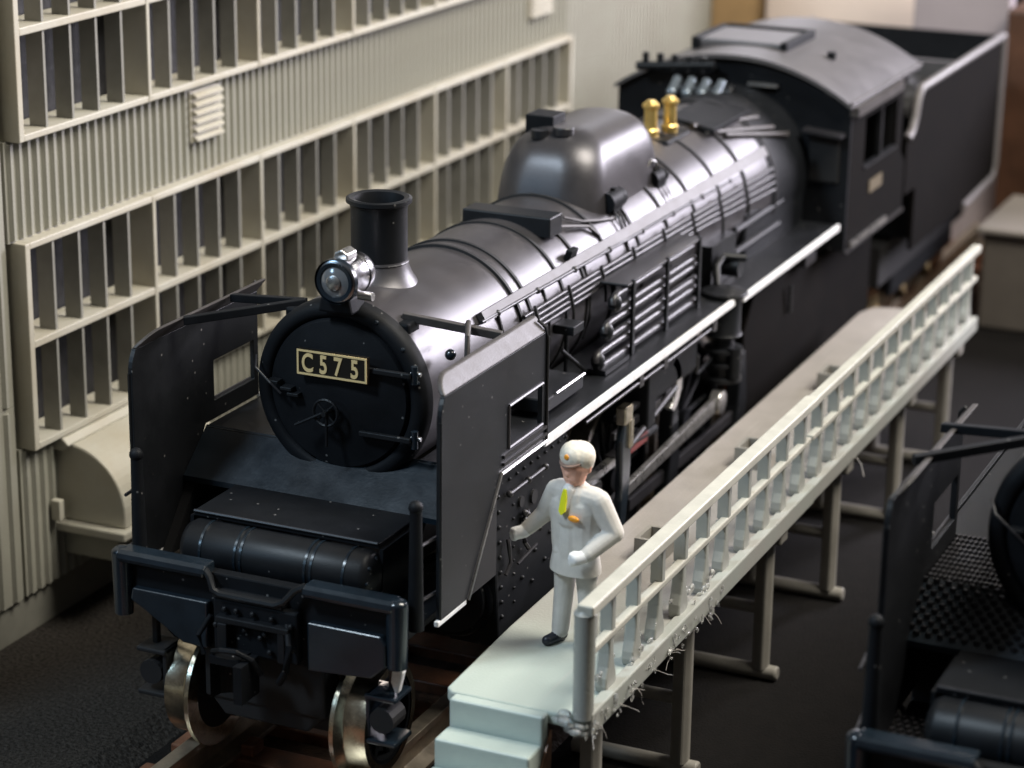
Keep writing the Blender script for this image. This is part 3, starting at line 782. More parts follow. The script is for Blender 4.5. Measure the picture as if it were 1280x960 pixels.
        cyl(bm, (s * 1.27, 1.72, 1.88), (s * 1.27, 2.42, 1.88), .013, seg=6); ball(bm, (s * 1.27, 1.72, 1.88), .03); ball(bm, (s * 1.27, 2.08, 1.88), .03); ball(bm, (s * 1.27, 2.42, 1.88), .03)
        tube(bm, [(s * 1.26, 2.1, 1.62), (s * 1.28, 2.02, 1.55), (s * 1.28, 2.0, 1.38), (s * 1.28, 2.08, 1.3)], .02, 6)
        cyl(bm, (s * 1.26, 1.92, 1.22), (s * 1.30, 2.2, 1.30), .012, seg=6)
        tube(bm, [(s * 1.26, 1.72, 1.50), (s * 1.28, 1.70, 1.44), (s * 1.28, 1.74, 1.30), (s * 1.27, 1.66, 1.22)], .018, 6)
        for k in range(5): ball(bm, (s * 1.27, 2.02 + .05 * (k % 2), 1.62 - .03 * k), .03, u=8, v=6)
        parts('casing_knob', bm, 'pipe', parent=cas, smooth=50)
        bm = B(); cyl(bm, (s * 1.235, 2.25, 1.68), (s * 1.255, 2.25, 1.68), .06, seg=14); cyl(bm, (s * 1.235, 2.0, 1.72), (s * 1.255, 2.0, 1.72), .045, seg=14); cyl(bm, (s * 1.235, 2.45, 1.5), (s * 1.25, 2.45, 1.5), .05, seg=14); parts('casing_port', bm, 'recess', parent=cas)
        # slide bars, rods
        bm = B(); box(bm, *sx(1.02, 1.10), 2.95, 4.6, 1.22, 1.29); part('slide_bar', bm, 'steel', bevel=.006)
        bm = B(); box(bm, *sx(1.02, 1.24), 3.08, 3.34, 1.34, 1.72); box(bm, *sx(1.0, 1.29), 2.97, 3.05, 1.50, 1.74); parts('valve_guide', bm, 'steel', bevel=.01)
        bm = B(); cyl(bm, (s * 1.05, 2.8, 1.02), (s * 1.05, 3.9, 1.02), .035, seg=12); part('piston_rod', bm, 'chrome', smooth=40)
        bm = B(); box(bm, *sx(1.0, 1.16), 3.60, 3.95, .90, 1.24); part('crosshead', bm, 'pipe', bevel=.02)
        bm = B(); prism(bm, [(3.75, .93), (3.80, 1.03), (6.85, 1.20), (7.0, 1.14), (6.9, 1.06)], 'x', *sx(1.17, 1.23)); cyl(bm, (s * 1.15, 6.8, 1.12), (s * 1.26, 6.8, 1.12), .12, seg=18); part('connecting_rod', bm, 'steel', bevel=.01)
        bm = B(); box(bm, *sx(1.02, 1.07), 4.85, 8.75, .62, .74); part('coupling_rod', bm, 'pipe', bevel=.01)
        bm = B(); prism(bm, [(3.97, .62), (4.10, .60), (4.22, 1.15), (4.24, 1.62), (4.16, 1.80), (4.06, 1.80), (4.00, 1.60), (4.02, 1.15)], 'x', *sx(1.24, 1.31)); part('combination_lever', bm, 'gloss', bevel=.02)
        bm = B(); box(bm, *sx(1.235, 1.33), 4.02, 4.20, 1.74, 1.90); box(bm, *sx(1.27, 1.335), 4.13, 4.22, 1.50, 1.76); part('lever_head', bm, 'nickel', bevel=.012)
        bm = B(); box(bm, *sx(1.12, 1.16), 4.2, 5.7, 1.52, 1.59); box(bm, *sx(1.10, 1.16), 4.3, 5.0, 1.66, 1.71); cyl(bm, (s * 1.2, 4.2, 1.35), (s * 1.2, 5.6, 1.62), .03, seg=8); parts('radius_rod', bm, 'pipe', bevel=.008)
        bm = B(); box(bm, *sx(1.171, 1.19), 4.35, 4.95, 1.30, 1.40); box(bm, *sx(1.12, 1.16), 5.3, 6.0, 1.66, 1.74); parts('red_fluting', bm, 'dullred', bevel=.008)
        bm = B(); prism(bm, arcpts(5.5, 1.65, .28, -70, 70, 8) + arcpts(5.42, 1.65, .22, 70, -70, 8), 'x', *sx(1.12, 1.2)); part('expansion_link', bm, 'steel', bevel=.008)
        bm = B(); box(bm, *sx(.62, 1.24), 4.8, 5.0, 1.45, 2.09); part('motion_bracket', bm, 'flat', bevel=.02)
        rg = random.Random(11)
        if s > 0 and detail:
            for k in range(26):
                y_ = rg.uniform(4.3, 9.5); x_ = rg.uniform(.92, 1.16); z_ = rg.uniform(1.2, 2.0)
                bm = B(); L_ = rg.uniform(.25, .9)
                if k % 3 == 0: cyl(bm, (x_, y_, z_), (x_, y_ + L_, z_ + rg.uniform(-.12, .12)), rg.uniform(.02, .05), seg=8)
                elif k % 3 == 1: box(bm, x_ - .05, x_ + .05, y_, y_ + L_ * .5, z_ - .05, z_ + .06)
                else: cyl(bm, (x_, y_, z_), (x_ - .02, y_ + .06, z_ - L_ * .6), rg.uniform(.02, .035), seg=8)
                part('brake_rod', bm, ('flat', 'pipe', 'black')[k % 3], bevel=.006)
            for yy in (5.8, 7.75):
                bm = B(); prism(bm, [(yy - .16, .25), (yy + .1, .22), (yy + .22, .8), (yy + .12, 1.35), (yy - .02, 1.35), (yy - .06, .8)], 'x', .98, 1.12); part('brake_shoe', bm, 'flat', bevel=.02)
            bm = B(); prism(bm, [(7.9, .45), (12.5, .45), (12.5, 1.72), (10.3, 1.72), (10.0, 2.0), (8.3, 2.0), (7.9, 1.5)], 'x', 1.02, 1.08); part('shade_panel', bm, 'shaded', bevel=.02)  # dark panel added over the gap, standing in for running gear in shade
        for yy, rad, kind in ((.45, .43, 0), (3.35, .43, 0), (4.95, .875, 1), (6.85, .875, 1), (8.75, .875, 1), (11.3, .43, 0)):
            xo = .66
            prof = [(rad - .07, .0), (rad + .075, .0), (rad + .075, .035), (rad + .01, .075), (rad, .09), (rad - .005, .26), (rad - .07, .26)]
            bm = B(); lathe(bm, [(r_, s * (xo - .05 + t_)) for r_, t_ in prof], (0, yy, rad), 'x', 56, False)
            wh = part('wheel', bm, 'nickel' if yy < 1 else 'tyre', smooth=35)
            bm = B()
            lathe(bm, [(.001, s * .70), (.10, s * .70), (.10, s * .88), (.001, s * .88)], (0, yy, rad), 'x', 16, False)
            ns = 14 if kind else 10
            for k in range(ns):
                a = 2 * PI * k / ns
                cyl(bm, (s * .78, yy + .08 * math.cos(a), rad + .08 * math.sin(a)), (s * .78, yy + (rad - .06) * math.cos(a), rad + (rad - .06) * math.sin(a)), .035, .025, 6)
            lathe(bm, [(rad - .10, s * .64), (rad - .062, s * .64), (rad - .062, s * .86), (rad - .10, s * .86)], (0, yy, rad), 'x', 40, False)
            part('wheel_spokes', bm, 'flat', parent=wh)
            if kind == 0:
                part('wheel_back', lathe(B(), [(.001, s * .612), (rad - .02, s * .612), (rad - .02, s * .63), (.001, s * .63)], (0, yy, rad), 'x', 40, False), 'recess', parent=wh)
    for yy, rad in ((.45, .43), (3.35, .43), (11.3, .43)):
        bm = B(); cyl(bm, (-.62, yy, rad), (.62, yy, rad), .07, seg=14); cyl(bm, (-.45, yy, rad), (.45, yy, rad), .2, seg=20); part('axle', bm, 'recess', smooth=40)
    # ---- cooling pipes and pumps (right-hand side)
    bm = B()
    for (z, y0, y1) in ((2.76, 4.50, 6.45), (2.55, 4.32, 6.5), (2.33, 4.14, 6.5)):
        hp = []
        for k in range(9):
            a = math.radians(90 + 180 * k / 8); hp.append((1.03, y0 + .10 * math.cos(a), z - .06 + .065 * math.sin(a)))
        b2 = B(); tube(b2, [(1.03, y1, z + .005)] + hp + [(1.03, y1, z - .125)], .036, 10); part('cooling_pipe', b2, 'pipe', smooth=60)
        b3 = B(); ball(b3, (1.03, y0 - .05, z - .06), .072, sx=.9, sy=.9, sz=1.15); part('pipe_bend', b3, 'black', smooth=60)
    bm.free()
    bm = B(); box(bm, .82, 1.09, 4.6, 6.5, 2.81, 2.835); part('pipe_cover_plate', bm, 'pipe', bevel=.008)
    for yy in (4.75, 5.6, 6.45):
        bm = B(); box(bm, 1.07, 1.10, yy - .03, yy + .03, 2.15, 2.85); part('pipe_strap', bm, 'black', bevel=.006)
    bm = B(); box(bm, .90, 1.12, 4.05, 4.6, 2.16, 2.20); cyl(bm, (.95, 4.0, 2.2), (.85, 3.7, 2.45), .02, seg=8); part('pipe_foot', bm, 'black')
    bm = B(); box(bm, .76, .95, 3.72, 3.95, 2.58, 2.66); cyl(bm, (.85, 3.8, 2.2), (.85, 3.8, 2.6), .02, seg=8); part('bracket', bm, 'black', bevel=.01)
    bm = B(); box(bm, .80, 1.2, 4.9, 6.2, 1.62, 2.05); part('sand_bunker', bm, 'flat', bevel=.05)
    pmp = lathe(B(), [(.001, 1.28), (.13, 1.28), (.20, 1.30), (.20, 1.34), (.14, 1.36), (.14, 1.44), (.19, 1.46), (.19, 1.49), (.13, 1.51), (.13, 1.58), (.20, 1.60), (.20, 1.63), (.12, 1.65), (.10, 1.72), (.17, 1.75), (.19, 1.77), (.17, 1.80), (.17, 2.14), (.22, 2.16), (.23, 2.18), (.22, 2.20), (.12, 2.22), (.06, 2.24), (.001, 2.24)], (1.17, 6.98, 0), 'z', 32)
    pp = part('air_compressor', pmp, 'black', smooth=35)
    bm = B(); cyl(bm, (1.32, 6.9, 1.36), (1.32, 6.9, 1.66), .07, seg=14); tube(bm, [(1.05, 7.1, 2.2), (1.0, 7.2, 2.36), (1.0, 7.4, 2.42), (1.2, 7.5, 2.40)], .04, 8); parts('compressor_pipe', bm, 'black', parent=pp, smooth=50)
    bm = B(); cyl(bm, (.88, 7.5, 2.30), (1.15, 7.5, 2.30), .10, seg=16); box(bm, .78, .95, 7.2, 7.9, 2.12, 2.55); cyl(bm, (.86, 8.1, 2.5), (.86, 9.6, 2.5), .04, seg=8); cyl(bm, (.90, 8.0, 2.3), (.90, 9.4, 2.3), .035, seg=8); parts('feed_pump', bm, 'black', smooth=40)
    bm = B(); box(bm, -.88, .88, 8.4, 10.36, 1.5, 2.62); part('firebox', bm, 'flat', bevel=.04)
    # ---- cab
    def roofz(x): return 3.87 - .44 * (abs(x) / 1.37) ** 2.1
    xs = [-1.37 + 2.74 * k / 28 for k in range(29)]
    cabf = [(x, roofz(x) - .02) for x in xs]
    outer = [(1.345, 1.80)] + [(-1.345, 1.80)] + [(x * .985, z) for x, z in cabf]
    bm = holed_plate(B(), outer, [(.20, 3.46), (.50, 3.46), (.50, 3.54), (.20, 3.54)], 'y', 10.42, 10.47)
    cf = part('cab_front', bm, 'flat')
    bm = B(); box(bm, .18, .52, 10.36, 10.42, 3.545, 3.575); part('vent_shade', bm, 'steel', parent=cf)
    bm = B(); box(bm, .90, 1.25, 10.38, 10.42, 2.55, 3.08); part('cab_front_window', bm, 'recess', parent=cf, bevel=.02)
    bm = B(); prism(bm, [(.86, 3.12), (1.30, 3.08), (1.30, 3.11), (.86, 3.15)], 'y', 10.22, 10.42); part('window_awning', bm, 'pipe', parent=cf)
    for s in (-1, 1):
        out = [(10.47, 1.80), (12.75, 1.80), (12.75, 2.35), (12.55, 2.5), (12.55, 3.2), (12.75, 3.36), (12.75, 3.40), (10.47, 3.40)]
        bm = holed_plate(B(), out, [(11.0, 2.62), (12.3, 2.62), (12.3, 3.18), (11.0, 3.18)], 'x', s * 1.32, s * 1.35)
        cs = part('cab_side', bm, 'shaded')
        bm = B(); box(bm, *sorted((s * 1.30, s * 1.36)), 11.62, 11.68, 2.62, 3.18); box(bm, *sorted((s * 1.30, s * 1.37)), 11.0, 12.3, 2.60, 2.63); part('window_frame', bm, 'black', parent=cs)
        bm = B(); box(bm, *sorted((s * 1.352, s * 1.365)), 11.25, 11.75, 2.28, 2.42); part('side_plate', bm, 'dimbrass', parent=cs)
        bm = B(); box(bm, *sorted((s * 1.33, s * 1.37)), 10.42, 12.75, 1.76, 1.80); part('white_edge', bm, 'pipe', parent=cs)
        bm = B(); box(bm, *sorted((s * 1.30, s * 1.38)), 10.6, 12.0, 1.80, 1.86); part('cab_footboard', bm, 'steel', parent=cs)
    bm = B()
    T = [bm.verts.new((x, 10.33, roofz(x) + .0)) for x in xs]; T2 = [bm.verts.new((x, 13.15, roofz(x))) for x in xs]
    U = [bm.verts.new((x, 10.33, roofz(x) - .045)) for x in xs]; U2 = [bm.verts.new((x, 13.15, roofz(x) - .045)) for x in xs]
    for i in range(28):
        bm.faces.new((T[i], T[i + 1], T2[i + 1], T2[i])); bm.faces.new((U[i], U2[i], U2[i + 1], U[i + 1]))
        bm.faces.new((T[i], U[i], U[i + 1], T[i + 1])); bm.faces.new((T2[i], T2[i + 1], U2[i + 1], U2[i]))
    bm.faces.new((T[0], T2[0], U2[0], U[0])); bm.faces.new((T[28], U[28], U2[28], T2[28]))
    rf = part('cab_roof', bm, 'roof', smooth=40)
    bm = B(); box(bm, -.62, .34, 11.0, 11.9, 3.80, 3.905); part('roof_hatch', bm, 'roof', parent=rf, bevel=.02)
    bm = B(); box(bm, .34, .42, 10.95, 12.0, 3.82, 3.93); box(bm, -.70, -.62, 10.95, 12.0, 3.78, 3.92); box(bm, -.62, .34, 11.92, 12.0, 3.82, 3.93); parts('hatch_runner', bm, 'flat', parent=rf, bevel=.01)
    bm = B(); cyl(bm, (.80, 11.4, 3.70), (.80, 11.4, 3.80), .05, seg=12); part('roof_knob', bm, 'flat', parent=rf)
    bm = B(); tube(bm, [(1.36, 10.35, 3.44), (1.38, 11.8, 3.44), (1.38, 13.1, 3.44)], .022, 8); box(bm, 1.34, 1.44, 10.4, 12.2, 3.30, 3.40); part('rain_gutter', bm, 'strip', parent=rf)
    bm = B(); box(bm, -1.30, 1.30, 10.5, 12.7, 1.82, 1.88); part('cab_floor', bm, 'recess')
    bm = B(); box(bm, -1.28, 1.28, 12.68, 12.74, 1.9, 3.36); part('cab_back', bm, 'recess')
    # steam turret and whistle in front of the cab
    bm = B(); cyl(bm, (-.55, 10.0, 3.50), (.15, 10.0, 3.50), .10, seg=16)
    tr = part('steam_turret', bm, 'black', smooth=45, bevel=.02)
    for k in range(4):
        bm = B(); cyl(bm, (-.50 + k * .17, 9.85, 3.52), (-.50 + k * .17, 10.0, 3.62), .05, seg=12); ball(bm, (-.50 + k * .17, 9.83, 3.50), .06); part('turret_valve', bm, 'pipe' if False else 'chromeblue', parent=tr, smooth=50)
    bm = B()
    for k in range(5): cyl(bm, (-.95 + k * .17, 10.2, 3.66), (-.95 + k * .17, 10.2, 3.84), .04, seg=10)
    cyl(bm, (-1.05, 10.2, 3.68), (-.15, 10.2, 3.76), .05, seg=10)
    parts('whistle', bm, 'black', smooth=45)
    bm = B()
    for (x0, y0, z0, x1, y1, z1) in ((.30, 8.3, 3.48, .55, 9.6, 3.36), (.44, 8.35, 3.42, .70, 9.7, 3.25), (.55, 8.6, 3.36, .80, 9.9, 3.15)):
        cyl(bm, (x0, y0, z0), (x1, y1, z1), .03, seg=8)
    parts('firebox_pipe', bm, 'strip', smooth=50)
    bm = B(); prism(bm, [(.0, 3.50), (.50, 3.40), (.52, 3.46), (.0, 3.56)], 'y', 8.35, 9.5); part('dark_cladding', bm, 'flat', bevel=.02)


L1 = thing('steam_locomotive', 'black steam locomotive with gold bordered C575 number plate on its front', 'locomotive', (0, 0, 0))
locomotive(L1, True, False)

# ---------------------------------------------------------------- tender
TD = thing('tender', 'black coal tender with raised side walls coupled behind the cab', 'tender', (0, 13.3, 0))
def tp(name, bm, m='flat', **k):
    par = k.pop('parent', TD)
    o = ob(name, bm, M[m], par, **k)
    return o
def tb(x0, x1, y0, y1, z0, z1, bm=None): return box(bm or B(), x0, x1, y0 - 13.3, y1 - 13.3, z0, z1)
for s in (-1, 1):
    pts = [(.10, 1.12), (4.30, 1.12), (4.30, 3.10), (.10, 3.10), (-.05, 3.0), (-.15, 2.78), (-.28, 2.62), (-.40, 2.58), (-.40, 1.9), (.10, 1.9)]
    bm = B(); prism(bm, pts, 'x', *sorted((s * 1.28, s * 1.33)))
    tp('tender_side', bm, 'shaded')
    lip = [(4.28, 3.10), (.10, 3.10), (-.02, 3.0), (-.10, 2.80), (-.22, 2.64), (-.38, 2.58)]
    bm = B(); tube(bm, [(s * 1.33, a, b) for a, b in lip], .05, 10); tp('side_coping', bm, 'coping', smooth=60)
    bm = B(); tube(bm, [(s * 1.33, 4.30, 3.10), (s * 1.33, 4.30, 1.35), (s * 1.33, 4.2, 1.18), (s * 1.33, 2.6, 1.12)], .05, 10); tp('rear_coping', bm, 'coping', smooth=60)
tp('tender_back', tb(-1.30, 1.30, 17.55, 17.6, 1.12, 3.10), 'flat')
tp('tender_tank', tb(-1.27, 1.27, 13.6, 17.5, 1.2, 2.45), 'flat')
tp('tender_underframe', tb(-1.0, 1.0, 13.2, 17.4, .65, 1.14), 'recess')
[ob('coal_bulkhead', x_, M['roof'], TD) for x_ in (tb(-1.2, 1.2, 15.7, 15.8, 2.45, 3.02), tb(-1.27, 1.27, 15.8, 17.5, 2.6, 2.7))]
bm = B(); bmesh.ops.create_grid(bm, x_segments=24, y_segments=22, size=1)
for v in bm.verts:
    v.co.x *= 1.2; v.co.y = v.co.y * 1.05 + 1.4
    v.co.z = 2.72 + .16 * math.cos(v.co.x * 1.4) + random.uniform(-.07, .07)
tp('coal', bm, 'recess', kind='stuff')
for yy in (14.2, 15.4, 16.6):
    for s in (-1, 1):
        tp('wheel', lathe(B(), [(.36, s * .62), (.5, s * .62), (.5, s * .66), (.43, s * .7), (.43, s * .86), (.001, s * .86)], (0, yy - 13.3, .43), 'x', 36, False), 'nickel', smooth=35)
tp('bogie_frame', tb(.88, .98, 13.9, 16.9, .35, .75), 'flat', bevel=.03); tp('bogie_frame', tb(-.98, -.88, 13.9, 16.9, .35, .75), 'flat', bevel=.03)

# ================================================================ SECOND LOCOMOTIVE AND ITS TRACK
L2 = thing('steam_locomotive', 'dark locomotive cut off by the right edge, with diamond tread decks and no number plate', 'locomotive', (5.97, -0.62, 0))
locomotive(L2, False, True)
track(5.97, 'brown sleepered track under the locomotive at the right edge')

# ================================================================ WALKWAY
WK = thing('raised_walkway', 'grey raised inspection walkway with cream handrail, trestle legs and pale green steps', 'walkway', (0, 0, 0))
def wp(name, bm, m='walk', **k): return ob(name, bm, M[m], k.pop('parent', WK), **k)
Y1 = 11.25
bm = B()
prism(bm, [(1.60, -.02), (1.545, .04), (1.50, 1.2), (1.43, Y1 - .35), (1.52, Y1 - .08), (1.75, Y1), (2.66, Y1), (2.69, 5.2), (2.66, -.02)], 'z', .90, 1.0)
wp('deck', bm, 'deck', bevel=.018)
bm = B(); box(bm, 2.60, 2.70, .0, 5.2, .86, 1.035); wp('deck_edge', bm, 'walk', bevel=.014)
bm = B(); box(bm, 2.60, 2.69, 5.21, Y1, .86, 1.02); wp('deck_edge', bm, 'walk', bevel=.014)
bm = B(); box(bm, 1.56, 1.66, .3, Y1 - .4, .80, .898); wp('deck_girder', bm, 'trestle', bevel=.01)
# steps
for k in range(7):
    zt = .998 - .21 * k
    bm = B(); box(bm, 1.64, 2.375, -.24 * (k + 1) - .0, -.24 * k + .02 - .02, max(-.6, zt - .42), zt - .0 if k else .998)
    if k == 0:
        bm.free(); bm = B(); box(bm, 1.64, 2.375, -.13, -.022, .60, .999)
    else:
        bm.free(); bm = B(); box(bm, 1.64 - .004 * k, 2.375 + .003 * k, -.13 - .24 * k, -.13 - .24 * (k - 1) - .002, max(-.6, zt - .40), zt)
    wp('step', bm, 'step', bevel=.022, seg=3)
# handrail
def railing(y0, y1, zt, w_):
    r = wp('top_rail', box(B(), 2.575, 2.575 + w_, y0, y1, zt - .085, zt), 'rail', bevel=.018, seg=3)
    m_ = wp('mid_rail', box(B(), 2.585, 2.655, y0 + .04, y1, 1.43, 1.485), 'rail', bevel=.012)
railing(-.04, 5.18, 1.87, .13); railing(5.182, Y1, 1.84, .10)
bm = B(); lathe(bm, [(.075, .99), (.078, 1.76), (.085, 1.79), (.06, 1.82), (.001, 1.825)], (2.62, .02, 0), 'z', 20); wp('end_post', bm, 'walk', smooth=40)
me1 = me2 = None
yy = .50
k = 0
while yy < Y1 - .1:
    if me1 is None:
        bm = B(); box(bm, 2.55, 2.65, -.035, .035, 1.46, 1.79); o1 = wp('upper_baluster', bm, 'walk', bevel=.01); me1 = o1
        bm = B(); prism(bm, [(-.035, 1.45), (.035, 1.45), (.038, 1.30), (.055, 1.20), (.085, 1.12), (.09, 1.06), (.07, 1.0), (-.07, 1.0), (-.09, 1.06), (-.085, 1.12), (-.055, 1.20), (-.038, 1.30)], 'x', 2.545, 2.64); o2 = wp('lower_baluster', bm, 'walk', bevel=.016, seg=3); me2 = o2
    else:
        o1 = me1.copy(); o2 = me2.copy()
        for o in (o1, o2): COL.objects.link(o); o.parent = WK
    o1.location = (0, yy, 0); o2.location = (0, yy + .02 * math.sin(k * 2.1), 0)
    o2.scale = (1, random.uniform(.85, 1.15), 1)
    yy += .50; k += 1
# trestles
for yy in (.5, 2.45, 4.5, 6.5, 8.75, 10.7):
    for xx in (2.5, 1.72):
        bm = B(); r0 = .085
        prism(bm, [(xx - .075, yy - .06), (xx + .03, yy - .085), (xx + .075, yy - .02), (xx + .06, yy + .07), (xx - .05, yy + .07)], 'z', -.50, .90); wp('trestle_leg', bm, 'trestle', bevel=.018)
    bm = B(); cyl(bm, (1.55, yy, -.53), (2.66, yy, -.53), .068, seg=14); wp('trestle_foot', bm, 'trestle', smooth=50, bevel=.02)
    bm = B(); cyl(bm, (1.74, yy, .07), (2.45, yy, .07), .055, seg=14); wp('trestle_bar', bm, 'trestle', smooth=50)
    if yy > 3:
        bm = B(); box(bm, 2.56, 2.66, yy - .10, yy + .10, .72, .86); wp('leg_socket', bm, 'trestle', bevel=.02)
# open square sockets on the deck
for yy in (2.92, 5.42, 7.92):
    bm = B(); x0, x1, y0, y1 = 1.86, 2.10, yy, yy + .34
    box(bm, x0, x0 + .035, y0, y1, 1.0, 1.19); box(bm, x1 - .035, x1, y0, y1, 1.0, 1.19); box(bm, x0 + .035, x1 - .035, y0, y0 + .035, 1.0, 1.19); box(bm, x0 + .035, x1 - .035, y1 - .035, y1, 1.0, 1.19)
    bmesh.ops.remove_doubles(bm, verts=bm.verts, dist=.0005)
    wp('deck_socket', bm, 'trestle')
# clear glue smeared along the edge
rnd = random.Random(3)
bm = B()
for k in range(80):
    t = rnd.random() ** 1.3
    y = -.05 + t * 2.9
    c = Vector((2.70 + rnd.uniform(-.03, .03), y, .93 + rnd.uniform(-.09, .06)))
    r = rnd.uniform(.009, .026)
    mt = Matrix.Translation(c) @ Matrix.Rotation(rnd.uniform(0, 3), 4, 'X') @ Matrix.Diagonal((.7, rnd.uniform(.8, 2.0), rnd.uniform(.6, 1.1), 1))
    res = bmesh.ops.create_icosphere(bm, subdivisions=2, radius=r, matrix=mt)
    for v in res['verts']: v.co += Vector((rnd.uniform(-1, 1), rnd.uniform(-1, 1), rnd.uniform(-1, 1))) * r * .3
for k in range(30):
    y = rnd.uniform(.1, 2.6)
    c = Vector((rnd.uniform(2.55, 2.68), y, 1.04 + rnd.uniform(0, .16)))
    r = rnd.uniform(.012, .034)
    mt = Matrix.Translation(c) @ Matrix.Diagonal((.6, 1.1, 1.1, 1))
    res = bmesh.ops.create_icosphere(bm, subdivisions=2, radius=r, matrix=mt)
    for v in res['verts']: v.co += Vector((rnd.uniform(-1, 1), rnd.uniform(-1, 1), rnd.uniform(-1, 1))) * r * .14
for k in range(14):
    c = Vector((2.60 + rnd.uniform(-.16, .06), -.05 + rnd.uniform(-.07, .05), 1.0 + rnd.uniform(-.12, .04))); r = rnd.uniform(.02, .045)
    bmesh.ops.create_icosphere(bm, subdivisions=2, radius=r, matrix=Matrix.Translation(c) @ Matrix.Diagonal((1.2, .8, .7, 1)))
ob('glue_residue', bm, M['glue'], WK, kind='stuff', smooth=60)
bm = B()
for k in range(13):
    y = rnd.uniform(-.2, 2.9)
    p = Vector((2.70, y, .90)); pts = [p.copy()]
    d = Vector((rnd.uniform(.2, 1), rnd.uniform(-.8, .8), rnd.uniform(-1, .3)))
    for q in range(7):
        p = p + d * .015; d += Vector((rnd.uniform(-.6, .6), rnd.uniform(-.6, .6), rnd.uniform(-.6, .5))); pts.append(p.copy())
    tube(bm, pts, .0022, 4)
p = [(2.70, 6.3, .92), (2.78, 6.25, .97), (2.84, 6.2, .93), (2.90, 6.1, .85)]; tube(bm, p, .004, 4)
ob('dust_fibres', bm, M['fibre'], WK, kind='stuff')
bm = B(); prism(bm, [(-.02, .86), (-.02, .42), (-.30, .38), (-.40, .20), (-.44, .30), (-.20, .62)], 'x', 2.385, 2.40); wp('glue_stain', bm, 'stain')

